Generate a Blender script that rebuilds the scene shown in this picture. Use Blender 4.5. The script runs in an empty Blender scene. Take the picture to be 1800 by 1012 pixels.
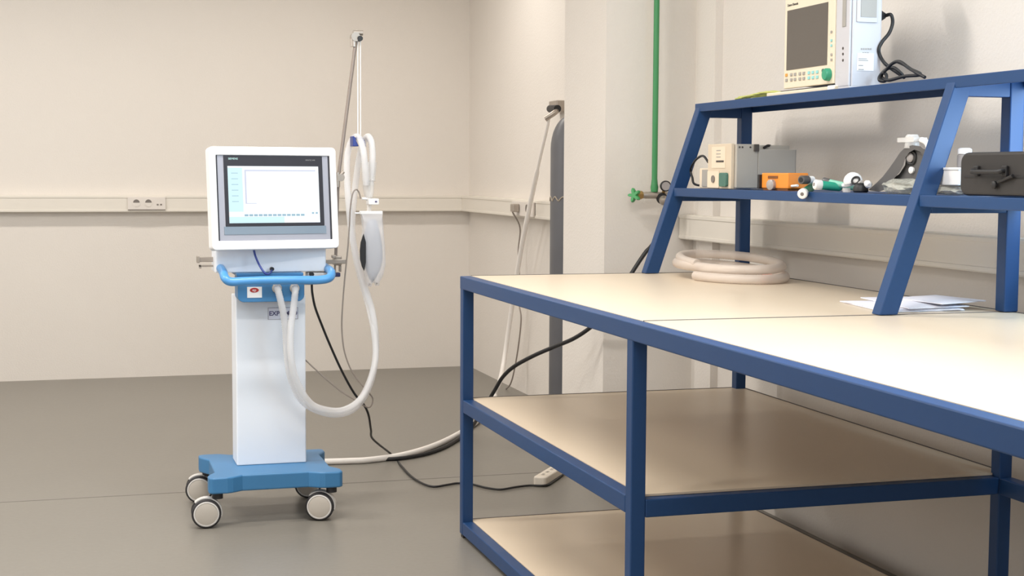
import bpy, bmesh, math, random
from mathutils import Vector, Matrix
random.seed(7)
S = bpy.context.scene
COL = S.collection
R = math.radians

# ------------------------------------------------------------------ camera
FPX, PITCH, ROLL, YAW, CAMZ = 2594.34, R(4.4582), R(0.3025), R(16.6491), 1.2512
fw = Vector((math.sin(YAW)*math.cos(PITCH), math.cos(YAW)*math.cos(PITCH), -math.sin(PITCH)))
r0 = Vector((math.cos(YAW), -math.sin(YAW), 0)); u0 = r0.cross(fw)
rt = r0*math.cos(ROLL)+u0*math.sin(ROLL); up = -r0*math.sin(ROLL)+u0*math.cos(ROLL)
cd = bpy.data.cameras.new('camera'); cam = bpy.data.objects.new('camera', cd); COL.objects.link(cam)
cd.sensor_width = 36; cd.lens = FPX/1800*36; cd.clip_start = .05
CP = Vector((0, 0, CAMZ))
cam.matrix_world = Matrix(((rt.x, up.x, -fw.x, 0), (rt.y, up.y, -fw.y, 0), (rt.z, up.z, -fw.z, CAMZ), (0, 0, 0, 1)))
S.camera = cam

def ray(u, v): return fw + rt*((u-900)/FPX) - up*((v-506)/FPX)
def atY(u, v, y): d = ray(u, v); return CP + d*(y/d.y)
def atX(u, v, x): d = ray(u, v); return CP + d*(x/d.x)
def atZ(u, v, z): d = ray(u, v); return CP + d*((z-CAMZ)/d.z)

# ------------------------------------------------------------------ world, lights, exposure
W = bpy.data.worlds.new('world'); S.world = W; W.use_nodes = True
W.node_tree.nodes['Background'].inputs[0].default_value = (.75, .86, 1, 1)
W.node_tree.nodes['Background'].inputs[1].default_value = 1.0
vs = S.view_settings
vs.view_transform = 'Standard'; vs.look = 'None'; vs.gamma = 1; vs.exposure = 0.0
try: vs.use_curve_mapping = False
except Exception: pass
WARM = (1, .955, .90)
LAMPS = [(-1.7, 7.75, 164, 14), (-.1, 7.75, 164, 14), (1.45, 7.75, 164, 17), (-1.4, 5.2, 180, 42), (.4, 4.4, 180, 42), (-1.2, 2.6, 180, 20), (.9, 2.4, 180, 40), (0, -.6, 180, 7)]
CEIL = 2.95
def area(name, loc, sx, sy, power, col, direction, spread=math.pi):
    l = bpy.data.lights.new(name, 'AREA'); l.shape = 'RECTANGLE'; l.size = sx; l.size_y = sy; l.energy = power; l.color = col
    o = bpy.data.objects.new(name, l); COL.objects.link(o); o.location = loc
    o.rotation_euler = Vector(direction).to_track_quat('-Z', 'Y').to_euler(); l.spread = spread; return o
for (x, y, s, e) in LAMPS:
    area('lamp_light', (x, y, CEIL-.09), 1.2, .16, e, WARM, (0, 0, -1), R(s))
area('window_or_fill_light', (2.478, 2.2, 1.785), 1.8, 1.22, 95, (.60, .82, 1), (-1, 0, 0))
area('window_or_fill_light', (-.6, -2.205, 1.7), 3.1, 1.3, 40, (1, .96, .92), (0, 1, 0))  # added frontal fill from behind the camera, set in an invented window
area('window_or_fill_light', (-2.805, 6.3, 1.7), 1.3, 1.9, 26, (1, .95, .90), (1, 0, 0))  # added fill from the left, brightens the pier and side wall

# ------------------------------------------------------------------ materials
def lin(c):
    return tuple(((x/255)/12.92 if x/255 <= .04045 else ((x/255+.055)/1.055)**2.4) for x in c)+(1,)
def mat(name, rgb, rough=.5, metal=0, noise=0, nscale=20, bump=0, bscale=200, emit=0, alpha=1, coat=0, trans=0, spec=.5, sss=0):
    m = bpy.data.materials.new(name); m.use_nodes = True; nt = m.node_tree; b = nt.nodes['Principled BSDF']
    c = lin(rgb)
    b.inputs['Base Color'].default_value = c; b.inputs['Roughness'].default_value = rough; b.inputs['Metallic'].default_value = metal
    b.inputs['Specular IOR Level'].default_value = spec
    b.inputs['Coat Weight'].default_value = coat; b.inputs['Transmission Weight'].default_value = trans; b.inputs['Alpha'].default_value = alpha
    if emit: b.inputs['Emission Color'].default_value = c; b.inputs['Emission Strength'].default_value = emit; b.inputs['Base Color'].default_value = (.015, .015, .015, 1)
    tc = nt.nodes.new('ShaderNodeTexCoord')
    if noise:
        n = nt.nodes.new('ShaderNodeTexNoise'); n.inputs['Scale'].default_value = nscale; n.inputs['Detail'].default_value = 6
        nt.links.new(tc.outputs['Object'], n.inputs['Vector'])
        mx = nt.nodes.new('ShaderNodeMix'); mx.data_type = 'RGBA'
        mx.inputs[6].default_value = tuple(x*(1-noise) for x in c[:3])+(1,); mx.inputs[7].default_value = tuple(min(1, x*(1+noise)) for x in c[:3])+(1,)
        nt.links.new(n.outputs['Fac'], mx.inputs[0]); nt.links.new(mx.outputs[2], b.inputs['Base Color'])
    if bump:
        n = nt.nodes.new('ShaderNodeTexNoise'); n.inputs['Scale'].default_value = bscale; n.inputs['Detail'].default_value = 3
        nt.links.new(tc.outputs['Object'], n.inputs['Vector'])
        bp = nt.nodes.new('ShaderNodeBump'); bp.inputs['Strength'].default_value = bump; bp.inputs['Distance'].default_value = .01
        nt.links.new(n.outputs['Fac'], bp.inputs['Height']); nt.links.new(bp.outputs['Normal'], b.inputs['Normal'])
    return m
M = {}
M['wall'] = mat('wall_paint', (226, 219, 211), .85, noise=.02, nscale=3, bump=.14, bscale=110)
M['ceiling'] = mat('ceiling_paint', (235, 232, 226), .9, noise=.02, nscale=4)
M['trunk'] = mat('trunking_plastic', (226, 219, 208), .55, noise=.015, nscale=5)
M['socket'] = mat('socket_plastic', (222, 214, 206), .4, noise=.01)
M['dark'] = mat('dark_hole', (70, 64, 60), .6, noise=.05)
M['hole'] = mat('socket_recess', (120, 112, 106), .6, noise=.05)
M['blue'] = mat('blue_frame_paint', (31, 65, 110), .42, spec=.35, noise=.04, nscale=9)
M['laminate'] = mat('cream_laminate', (222, 204, 180), .32, noise=.03, nscale=2.2)
M['laminate_edge'] = mat('laminate_edge', (92, 86, 84), .6, noise=.05)
M['seam'] = mat('seam_shadow_gap', (90, 84, 76), .7, noise=.05)
M['cart_white'] = mat('cart_white', (236, 240, 247), .45, noise=.012, nscale=6)
M['panel_white'] = mat('panel_white', (244, 243, 243), .35, noise=.01)
M['cart_blue'] = mat('cart_blue', (62, 122, 170), .42, noise=.03, nscale=12)
M['handle_blue'] = mat('handle_blue', (84, 152, 212), .3, noise=.03)
M['steel'] = mat('grey_steel', (176, 176, 180), .35, metal=.8, noise=.03)
M['bezel'] = mat('bezel_aluminium', (162, 162, 172), .5, metal=.1, noise=.02)
M['bezel_blue'] = mat('bezel_lower', (126, 140, 154), .5, metal=.05, noise=.02)
M['glass_dark'] = mat('screen_border', (58, 58, 64), .6, noise=.03, spec=.15)
M['screen'] = mat('lit_screen', (246, 251, 255), .35, emit=1.02, noise=.0)
M['screen_cyan'] = mat('lit_screen_column', (206, 240, 247), .35, emit=1.0)
M['screen_lilac'] = mat('lit_screen_image_edge', (206, 208, 226), .35, emit=.95)
M['screen_icon'] = mat('lit_screen_icons', (150, 186, 204), .35, emit=.85)
M['logo_teal'] = mat('logo_teal', (196, 234, 232), .5, noise=.01)
M['logo_grey'] = mat('logo_grey', (150, 150, 150), .5, noise=.01)
M['black'] = mat('black_rubber', (28, 27, 29), .5, noise=.08)
M['tyre'] = mat('tyre_rubber', (44, 42, 44), .6, noise=.06)
M['wheel'] = mat('wheel_disc', (190, 182, 172), .45, noise=.03)
M['wheel_rim'] = mat('wheel_rim', (214, 210, 206), .4, noise=.02)
M['navy'] = mat('navy_plastic', (40, 46, 92), .4, noise=.05)
M['cordblue'] = mat('blue_cord', (48, 66, 140), .4, noise=.05)
M['hose'] = mat('breathing_hose_plastic', (246, 245, 246), .35, noise=.02, alpha=.5)
M['hose_thick'] = mat('white_supply_hose', (238, 232, 226), .4, noise=.03)
M['clear'] = mat('clear_plastic', (240, 236, 232), .2, alpha=.45, noise=.02)
M['line'] = mat('grey_line', (150, 140, 132), .5, noise=.04)
M['sleeve'] = mat('bag_sleeve', (244, 244, 248), .3, alpha=.36, noise=.02)
M['bellows'] = mat('bag_grey', (158, 160, 168), .5, noise=.04)
M['white'] = mat('white_plastic', (240, 238, 236), .4, noise=.01)
M['paper'] = mat('paper', (232, 232, 242), .7, noise=.03, nscale=14)
M['ink'] = mat('print_ink', (96, 92, 128), .7, noise=.03)
M['red'] = mat('logo_red', (176, 48, 44), .5, noise=.04)
M['green'] = mat('green_pipe_paint', (62, 138, 84), .4, noise=.05)
M['green2'] = mat('green_wheel_paint', (78, 160, 98), .4, noise=.05)
M['brass'] = mat('brass', (176, 142, 90), .35, metal=.6, noise=.06)
M['nickel'] = mat('nickel', (176, 166, 156), .3, metal=.6, noise=.05)
M['rod'] = mat('dull_rod_metal', (136, 124, 116), .45, metal=.3, noise=.05)
M['gauge'] = mat('gauge_face', (158, 152, 150), .3, noise=.04)
M['cyl'] = mat('gas_cylinder_paint', (98, 98, 102), .42, noise=.12, nscale=8)
M['cyl_scuff'] = mat('cylinder_scuff', (168, 156, 140), .6, noise=.15)
M['instr'] = mat('instrument_beige', (206, 190, 168), .5, noise=.02)
M['instr_light'] = mat('instrument_cream', (222, 206, 184), .5, noise=.02)
M['case_grey'] = mat('instrument_grey_metal', (172, 166, 157), .42, metal=.0, noise=.05, nscale=7)
M['connector'] = mat('connector_green', (70, 110, 98), .5, noise=.05)
M['orange'] = mat('orange_plastic', (232, 140, 46), .45, noise=.03)
M['orange_dark'] = mat('orange_print', (120, 70, 24), .6, noise=.03)
M['teal'] = mat('teal_plastic', (52, 168, 140), .4, noise=.04)
M['teal_light'] = mat('pale_teal_plastic', (140, 200, 178), .4, noise=.04)
M['dkgreen'] = mat('dark_green_plastic', (34, 110, 80), .5, noise=.05)
M['charcoal'] = mat('charcoal_plastic', (88, 86, 86), .4, noise=.05)
M['case_black'] = mat('black_case', (42, 39, 38), .5, noise=.08, nscale=30)
M['bagclear'] = mat('crumpled_clear_bag', (196, 196, 186), .25, alpha=.6, noise=.08, nscale=40, bump=.9, bscale=60)
M['bagolive'] = mat('olive_paper', (150, 156, 124), .7, noise=.1, nscale=30)
M['pm_cream'] = mat('monitor_cream', (224, 212, 190), .45, noise=.01)
M['pm_white'] = mat('monitor_white', (196, 195, 200), .4, noise=.01)
M['pm_screen'] = mat('dark_screen', (92, 86, 80), .3, noise=.02)
M['pm_green'] = mat('knob_green', (54, 150, 116), .4, noise=.03)
M['key_grey'] = mat('key_grey', (160, 156, 150), .5, noise=.03)
M['key_cyan'] = mat('key_cyan', (146, 206, 206), .5, noise=.03)
M['key_orange'] = mat('key_amber', (214, 156, 70), .5, noise=.03)
M['ygreen'] = mat('yellow_green_wire', (186, 190, 106), .5, noise=.08)
M['pinkish'] = mat('pink_end', (226, 160, 144), .5, noise=.03)
M['coil'] = mat('coil_hose_plastic', (228, 214, 202), .4, noise=.02, alpha=.6)
M['strip'] = mat('power_strip_plastic', (224, 214, 200), .45, noise=.02)
M['diffuser'] = mat('lamp_diffuser', (255, 246, 232), .5, emit=3)
M['pane'] = mat('window_glass', (235, 242, 248), .02, trans=1, noise=0)
M['frame_alu'] = mat('window_frame_alu', (214, 214, 214), .4, noise=.02)

def floor_mat():
    m = mat('floor_epoxy', (131, 126, 118), .36, noise=.045, nscale=1.6, bump=.03, bscale=40)
    nt = m.node_tree; b = nt.nodes['Principled BSDF']
    src = b.inputs['Base Color'].links[0].from_socket
    tc = nt.nodes.new('ShaderNodeTexCoord'); n = nt.nodes.new('ShaderNodeTexNoise'); n.inputs['Scale'].default_value = 60; n.inputs['Detail'].default_value = 2
    nt.links.new(tc.outputs['Object'], n.inputs['Vector'])
    mx = nt.nodes.new('ShaderNodeMix'); mx.data_type = 'RGBA'; mx.blend_type = 'MULTIPLY'; mx.inputs[0].default_value = .12
    nt.links.new(src, mx.inputs[6]); nt.links.new(n.outputs['Fac'], mx.inputs[7]); nt.links.new(mx.outputs[2], b.inputs['Base Color'])
    return m
M['floor'] = floor_mat()
M['joint'] = mat('floor_joint', (108, 104, 97), .6, noise=.05)

# ------------------------------------------------------------------ helpers
class MB:
    """collects shapes, links them as ONE mesh object"""
    def __init__(s): s.v = []; s.f = []; s.m = []; s.mi = 0
    def add(s, vs, fs):
        n = len(s.v); s.v += [Vector(v) for v in vs]; s.f += [tuple(i+n for i in f) for f in fs]; s.m += [s.mi]*len(fs); return s
    def box(s, x0, x1, y0, y1, z0, z1):
        vs = [(x, y, z) for z in (z0, z1) for y in (y0, y1) for x in (x0, x1)]
        return s.add(vs, [(0, 2, 3, 1), (4, 5, 7, 6), (0, 1, 5, 4), (2, 6, 7, 3), (0, 4, 6, 2), (1, 3, 7, 5)])
    def hexa(s, b, t):   # bottom quad, top quad (same winding, counter-clockwise from above)
        return s.add(list(b)+list(t), [(3, 2, 1, 0), (4, 5, 6, 7), (0, 1, 5, 4), (1, 2, 6, 5), (2, 3, 7, 6), (3, 0, 4, 7)])
    def prism(s, pts, a, b, axis='z'):
        def P(p, h): return {'z': (p[0], p[1], h), 'y': (p[0], h, p[1]), 'x': (h, p[0], p[1])}[axis]
        n = len(pts)
        return s.add([P(p, a) for p in pts]+[P(p, b) for p in pts],
                     [tuple(range(n-1, -1, -1)), tuple(range(n, 2*n))]+[(i, (i+1) % n, n+(i+1) % n, n+i) for i in range(n)])
    def bar(s, a, b, w, h=None, side=(1, 0, 0)):
        a, b = Vector(a), Vector(b); h = h or w; d = (b-a).normalized(); x = Vector(side); x = (x-d*x.dot(d)).normalized(); y = d.cross(x)
        q = [(-w/2, -h/2), (w/2, -h/2), (w/2, h/2), (-w/2, h/2)]
        return s.hexa([a+x*i+y*j for i, j in q], [b+x*i+y*j for i, j in q])
    def tube(s, pts, r, seg=12, smooth=6, caps=True, corr=0, cstep=.006):
        P = [Vector(p) for p in pts]
        if smooth and len(P) > 2:
            Q = []
            for i in range(len(P)-1):
                p0 = P[i-1] if i else P[0]*2-P[1]; p1 = P[i]; p2 = P[i+1]; p3 = P[i+2] if i+2 < len(P) else P[-1]*2-P[-2]
                for k in range(smooth):
                    t = k/smooth
                    Q.append(.5*((2*p1)+(p2-p0)*t+(2*p0-5*p1+4*p2-p3)*t*t+(3*p1-p0-3*p2+p3)*t**3))
            Q.append(P[-1]); P = Q
        if corr:
            Q = [P[0]]; acc = 0
            for i in range(len(P)-1):
                a, b = P[i], P[i+1]; L = (b-a).length; n = max(1, int(L/(cstep/2)))
                for k in range(1, n+1): Q.append(a.lerp(b, k/n))
            P = Q
        n = len(P); vs = []; T = [(P[min(i+1, n-1)]-P[max(i-1, 0)]).normalized() for i in range(n)]
        x = T[0].orthogonal().normalized()
        for i in range(n):
            x = (x-T[i]*x.dot(T[i]))
            x = x.normalized() if x.length > 1e-6 else T[i].orthogonal().normalized()
            y = T[i].cross(x); rr = r(i/(n-1)) if callable(r) else r
            if corr: rr *= (1+corr*(1 if i % 2 else -1))
            vs += [P[i]+(x*math.cos(2*math.pi*k/seg)+y*math.sin(2*math.pi*k/seg))*rr for k in range(seg)]
        fs = [(i*seg+k, i*seg+(k+1) % seg, (i+1)*seg+(k+1) % seg, (i+1)*seg+k) for i in range(n-1) for k in range(seg)]
        if caps: fs += [tuple(range(seg-1, -1, -1)), tuple(range((n-1)*seg, n*seg))]
        return s.add(vs, fs)
    def cyl(s, a, b, r, r2=None, seg=24):
        return s.lathe(a, (Vector(b)-Vector(a)), [(0, r), (1, r if r2 is None else r2)], seg, norm=False)
    def lathe(s, o, axis, prof, seg=28, norm=True):
        """prof: (along, radius); closed with caps"""
        o = Vector(o); ax = Vector(axis); L = 1 if norm else ax.length; d = ax.normalized(); x = d.orthogonal().normalized(); y = d.cross(x)
        vs = []; fs = []
        for (t, r) in prof: vs += [o+d*(t*L)+(x*math.cos(2*math.pi*k/seg)+y*math.sin(2*math.pi*k/seg))*max(r, 1e-5) for k in range(seg)]
        for i in range(len(prof)-1): fs += [(i*seg+k, i*seg+(k+1) % seg, (i+1)*seg+(k+1) % seg, (i+1)*seg+k) for k in range(seg)]
        fs += [tuple(range(seg-1, -1, -1)), tuple(range((len(prof)-1)*seg, len(prof)*seg))]
        return s.add(vs, fs)
    def rbox(s, x0, x1, y0, y1, z0, z1, r, axis='y', n=5):
        """box with the four edges along `axis` rounded"""
        a = {'y': (x0, x1, z0, z1), 'z': (x0, x1, y0, y1), 'x': (y0, y1, z0, z1)}[axis]
        pts = rrect(*a, r, n); h = {'y': (y0, y1), 'z': (z0, z1), 'x': (x0, x1)}[axis]
        return s.prism(pts, h[0], h[1], axis)
    def torus(s, c, axis, RR, r, seg=36, ring=10, sy=1):
        c = Vector(c); d = Vector(axis).normalized(); x = d.orthogonal().normalized(); y = d.cross(x)
        pts = [c+(x*math.cos(2*math.pi*k/seg)+y*math.sin(2*math.pi*k/seg)*sy)*RR for k in range(seg)]
        vs = []
        for k in range(seg):
            o = (pts[k]-c).normalized()
            vs += [pts[k]+(o*math.cos(2*math.pi*j/ring)+d*math.sin(2*math.pi*j/ring))*r for j in range(ring)]
        fs = [(k*ring+j, ((k+1) % seg)*ring+j, ((k+1) % seg)*ring+(j+1) % ring, k*ring+(j+1) % ring) for k in range(seg) for j in range(ring)]
        return s.add(vs, fs)
    def build(s, name, m, parent=None, bevel=0, smooth=False, local=False, segs=2):
        me = bpy.data.meshes.new(name)
        org = Vector(parent['_o']) if (parent is not None and not local and '_o' in parent) else Vector((0, 0, 0))
        me.from_pydata([v-org for v in s.v], [], s.f)
        ms = m if isinstance(m, (list, tuple)) else [m]
        for k in ms: me.materials.append(M[k] if isinstance(k, str) else k)
        for i, p in enumerate(me.polygons): p.material_index = s.m[i] if len(ms) > 1 else 0
        bm = bmesh.new(); bm.from_mesh(me); bmesh.ops.recalc_face_normals(bm, faces=bm.faces); bm.to_mesh(me); bm.free()
        if smooth:
            me.polygons.foreach_set('use_smooth', [True]*len(me.polygons))
            try: me.set_sharp_from_angle(angle=R(40))
            except Exception: pass
        me.update()
        o = bpy.data.objects.new(name, me); COL.objects.link(o)
        if parent is not None: o.parent = parent; o['_o'] = parent['_o'] if not local else (0, 0, 0)
        if bevel:
            b = o.modifiers.new('bevel', 'BEVEL'); b.width = bevel; b.segments = segs; b.limit_method = 'ANGLE'; b.angle_limit = R(35)
        return o
def rrect(x0, x1, z0, z1, r, n=5):
    out = []
    for (cx, cz, a0) in ((x1-r, z1-r, 0), (x0+r, z1-r, 90), (x0+r, z0+r, 180), (x1-r, z0+r, 270)):
        for k in range(n+1):
            a = R(a0+90*k/n); out.append((cx+r*math.cos(a), cz+r*math.sin(a)))
    return out
def thing(name, label, cat, loc, group=None, rot=None):
    o = bpy.data.objects.new(name, None); COL.objects.link(o); o.location = loc; o.empty_display_size = .05
    o['_o'] = tuple(loc); o['label'] = label; o['category'] = cat
    if rot: o.rotation_euler = rot
    if group: o['group'] = group
    return o
def tag(o, label, cat, group=None):
    o['label'] = label; o['category'] = cat
    if group: o['group'] = group
    return o
def struct(name, mb, m, **k): o = mb.build(name, m, **k); o['kind'] = 'structure'; return o
def text(name, s, size, m, parent, loc, rot, depth=.0006, local=False, sx=1, bold=0):
    c = bpy.data.curves.new(name, 'FONT'); c.body = s; c.size = size; c.extrude = depth; c.align_x = 'CENTER'; c.align_y = 'CENTER'; c.offset = bold
    t = bpy.data.objects.new(name+'_tmp', c); COL.objects.link(t)
    dg = bpy.context.evaluated_depsgraph_get(); me = bpy.data.meshes.new_from_object(t.evaluated_get(dg)); bpy.data.objects.remove(t)
    me.name = name; me.materials.clear(); me.materials.append(M[m])
    o = bpy.data.objects.new(name, me); COL.objects.link(o); o.parent = parent
    org = Vector((0, 0, 0)) if local else Vector(parent['_o'])
    o.location = Vector(loc)-org; o.rotation_euler = rot; o.scale = (sx, 1, 1); return o

# ------------------------------------------------------------------ the room
XL, XR, YB, YN = -2.8, 2.46, 9.2, -2.2
struct('floor', MB().box(XL-.2, XR+.2, YN-.2, YB+.2, -.1, 0), 'floor')
struct('ceiling', MB().box(XL-.2, XR+.2, YN-.2, YB+.2, CEIL, CEIL+.1), 'ceiling')
struct('wall_back', MB().box(XL-.2, XR+.2, YB, YB+.15, 0, CEIL), 'wall')
wl = MB(); wl.box(XL-.15, XL, YN, 5.3, 0, CEIL); wl.box(XL-.15, XL, 7.3, YB, 0, CEIL); wl.box(XL-.15, XL, 5.3, 7.3, 0, 1.0); wl.box(XL-.15, XL, 5.3, 7.3, 2.4, CEIL)
struct('wall_left', wl, 'wall')
w3 = MB()
for a in ((5.3, 5.35, 1.0, 2.4), (7.25, 7.3, 1.0, 2.4), (6.28, 6.32, 1.05, 2.35), (5.35, 7.25, 1.0, 1.05), (5.35, 7.25, 2.35, 2.4)): w3.box(XL-.08, XL-.03, *a)
wo = struct('added_window_left', w3, 'frame_alu'); wo['_o'] = (0, 0, 0)  # invented window out of view, added to house the left fill light
MB().box(XL-.058, XL-.052, 5.35, 7.25, 1.05, 2.35).build('pane', 'pane', wo)
wn = MB(); wn.box(XL-.2, -2.25, YN-.15, YN, 0, CEIL); wn.box(1.05, XR+.2, YN-.15, YN, 0, CEIL); wn.box(-2.25, 1.05, YN-.15, YN, 0, .98); wn.box(-2.25, 1.05, YN-.15, YN, 2.42, CEIL)
struct('wall_near', wn, 'wall')
w2 = MB()
for a in ((-2.25, -2.2, .98, 2.42), (1.0, 1.05, .98, 2.42), (-.625, -.575, 1.03, 2.37), (-2.2, 1.0, .98, 1.03), (-2.2, 1.0, 2.37, 2.42)): w2.box(a[0], a[1], YN-.08, YN-.03, a[2], a[3])
wo = struct('added_window_near', w2, 'frame_alu'); wo['_o'] = (0, 0, 0)  # invented window behind the camera, added to house the frontal fill
MB().box(-2.2, 1.0, YN-.058, YN-.052, 1.03, 2.37).build('pane', 'pane', wo)
WY0, WY1, WZ0, WZ1 = 1.25, 3.15, 1.12, 2.45
wr = MB()
wr.box(XR, XR+.15, WY1, YB, 0, CEIL); wr.box(XR, XR+.15, YN, WY0, 0, CEIL)
wr.box(XR, XR+.15, WY0, WY1, 0, WZ0); wr.box(XR, XR+.15, WY0, WY1, WZ1, CEIL)
struct('wall_right', wr, 'wall')
wf = MB()
for a in ((WY0, WY0+.05, WZ0, WZ1), (WY1-.05, WY1, WZ0, WZ1), (WY0+.05, WY1-.05, WZ0, WZ0+.05), (WY0+.05, WY1-.05, WZ1-.05, WZ1)):
    wf.box(XR+.03, XR+.08, *a)
wo = struct('window_1', wf, 'frame_alu'); wo['_o'] = (0, 0, 0)
MB().box(XR+.05, XR+.056, WY0+.05, WY1-.05, WZ0+.05, WZ1-.05).build('pane', 'pane', wo)
# pier and the shallow casing beside it
struct('wall_pier', MB().box(2.07, XR+.02, 5.62, 6.14, 0, CEIL), 'wall')
cs = MB().box(2.435, XR+.01, 5.37, 5.53, 0, CEIL); cs.box(2.428, XR+.01, 5.36, 5.372, 0, CEIL)
struct('trim_1', cs, 'wall')
struct('trim_2', MB().box(XL, XR, 5.815, 5.821, -.01, .0006), 'joint')
# cable trunking: back wall, far right wall, near right wall
def trunking(name, a, b, n):     # a,b along wall, n = outward normal
    a, b, n = Vector(a), Vector(b), Vector(n); m = MB(); k = n*.065
    m.hexa([a+Vector((0, 0, -.10)), b+Vector((0, 0, -.10)), b+k+Vector((0, 0, -.10)), a+k+Vector((0, 0, -.10))],
           [a, b, b+k, a+k])
    k2 = n*.068
    for z0, z1 in ((-.016, -.003), (-.097, -.084)):
        m.hexa([a+k+Vector((0, 0, z0)), b+k+Vector((0, 0, z0)), b+k2+Vector((0, 0, z0)), a+k2+Vector((0, 0, z0))],
               [a+k+Vector((0, 0, z1)), b+k+Vector((0, 0, z1)), b+k2+Vector((0, 0, z1)), a+k2+Vector((0, 0, z1))])
    return struct(name, m, 'trunk', bevel=.003)
trunking('trim_3', (XL, YB, 1.105), (XR-.065, YB, 1.105), (0, -1, 0))
trunking('trim_4', (XR, YB, 1.105), (XR, 6.14, 1.105), (-1, 0, 0))
trunking('trim_5', (XR, 5.615, 1.085), (XR, 1.75, 1.085), (-1, 0, 0))

# ceiling lamps
for i, (x, y, s, e) in enumerate(LAMPS):
    t = thing('ceiling_lamp', 'long white ceiling luminaire', 'ceiling lamp', (x, y, CEIL-.07), 'luminaires on the ceiling')
    h = MB(); h.box(x-.63, x+.63, y-.11, y-.09, CEIL-.075, CEIL); h.box(x-.63, x+.63, y+.09, y+.11, CEIL-.075, CEIL); h.box(x-.63, x+.63, y-.09, y+.09, CEIL-.03, CEIL)
    h.box(x-.65, x-.63, y-.11, y+.11, CEIL-.075, CEIL); h.box(x+.63, x+.65, y-.11, y+.11, CEIL-.075, CEIL)
    h.build('housing', 'white', t)
    MB().box(x-.6, x+.6, y-.08, y+.08, CEIL-.06, CEIL-.05).build('diffuser', 'diffuser', t)

# wall sockets
t = thing('wall_socket', 'white double socket with network outlet, set in the back wall trunking', 'socket', (.438, 9.13, 1.03))
y0 = YB-.068
MB().rbox(.327, .549, y0-.010, y0, 1.016, 1.096, .004).build('cover_plate', 'socket', t, bevel=.002)
for cx in (.378, .448):
    s = MB(); s.cyl((cx, y0-.0125, 1.060), (cx, y0-.008, 1.060), .0235); so = s.build('outlet', 'socket', t, smooth=True)
    MB().prism([(cx+.019*math.cos(a), 1.062+.019*math.sin(a)) for a in [R(k*15) for k in range(0, 13)]], y0-.0135, y0-.012, 'y').build('recess', 'hole', so)
s = MB().box(.497, .507, y0-.0125, y0-.009, 1.046, 1.054); s.box(.517, .527, y0-.0125, y0-.009, 1.046, 1.054)
s.build('network_port', 'hole', t)
MB().box(.33, .546, y0-.0125, y0-.009, 1.018, 1.0215).build('lower_lip', 'hole', t)
# second socket on the side trunking
sx = XR-.068
yy = atX(921, 367, sx).y
t = thing('wall_socket', 'small socket beside the white hose in the side wall trunking, grey cord hanging from it', 'socket', (sx, yy, 1.03))
MB().box(sx-.010, sx, yy-.20, yy+.20, 1.014, 1.094).build('cover_plate', 'socket', t, bevel=.002)
for k in (-.09, .07): MB().cyl((sx-.010, yy+k, 1.058), (sx-.014, yy+k, 1.058), .022).build('outlet', 'hole', t, smooth=True)
MB().box(sx-.05, sx-.012, yy+.045, yy+.10, 1.035, 1.08).build('plug', 'nickel', t, bevel=.006)
cord = [(sx-.045, yy+.07, 1.035)]+[tuple(atX(u, v, XR-.05+.0*i)) for i, (u, v) in enumerate(((914, 400), (911, 440), (913, 480), (912, 530), (916, 560), (911, 610), (903, 655), (897, 675)))]
e = atX(897, 675, XR-.05); cord = [c for c in cord if c[2] > .03]+[(XR-.06, e.y+.05, .004)]
tag(MB().tube(cord, .0045, 8).build('hanging_cord', 'line', smooth=True), 'thin grey cord hanging down the side wall from the small socket', 'cord')

# ------------------------------------------------------------------ workbench
BX0, BY0, YS, BX1, H, ZM, ZB, T = 1.268, 4.856, 3.242, 2.323, .90, .4797, .0572, .038
YE = 1.66
wb = thing('workbench', 'long blue steel workbench with cream tops and two lower shelves', 'workbench', (BX0, YS, 0))
def leg(x, y, z1=H-.002): return MB().box(x, x+T, y, y+T, .012, z1)
for (x, y) in ((BX0, BY0-T), (BX1-T, BY0-T), (BX0, YS), (BX1-T, YS), (BX0, YE), (BX1-T, YE)):
    l = leg(x, y).build('leg', 'blue', wb, bevel=.003)
    MB().box(x+.004, x+T-.004, y+.004, y+T-.004, 0, .013).build('foot_pad', 'black', l)
TH = .044
def railA(x, z, ya, yb, name='rail', h=TH): return MB().box(x, x+T, ya, yb, z-h, z).build(name, 'blue', wb, bevel=.003)
def railB(y, z, name='rail', x0=BX0+T, x1=BX1-T, h=TH): return MB().box(x0, x1, y, y+T, z-h, z).build(name, 'blue', wb, bevel=.003)
g = .0015
railA(BX0-.0008, H, YE-.0008, BY0+.0008, 'top_rail')
railA(BX1-T, H-.006, YE+T, YS-g, 'top_rail'); railA(BX1-T, H-.006, YS+T+g, BY0-T-g, 'top_rail')
for y in (BY0-T, YS, YE): railB(y, H-.006, 'top_rail')
railA(BX0, ZM, YS+T+g, BY0-T-g); railA(BX0, ZB, YS+T+g, BY0-T-g)
for z in (ZM, ZB):
    railA(BX1-T, z-.006, YS+T+g, BY0-T-g); railB(BY0-T, z-.006); railB(YS, z-.006)
railA(BX1-T, ZM-.006, YE+T+g, YS-g)
def panel(name, x0, x1, ya, yb, z, th=.0055):
    p = MB().box(x0, x1, ya, yb, z-th, z).build(name, 'laminate', wb)
    e = MB(); e.box(x0, x1, yb-.004, yb+.002, z-th-.004, z+.0012); e.box(x1-.002, x1+.004, ya+.012, yb, z-th-.004, z+.0014)
    e.build('edge_strip', 'laminate_edge', p); return p
panel('tabletop', BX0+T, BX1, YS+T-.004, BY0, H+.0005)
panel('tabletop', BX0+T, BX1, YE, YS+T-.010, H+.0005)
panel('shelf', BX0+T, BX1-T*0, YS+.030, BY0, ZM+.0005)
panel('shelf', BX0+T, BX1-T*0, YS+.030, BY0, ZB+.0005)

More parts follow.
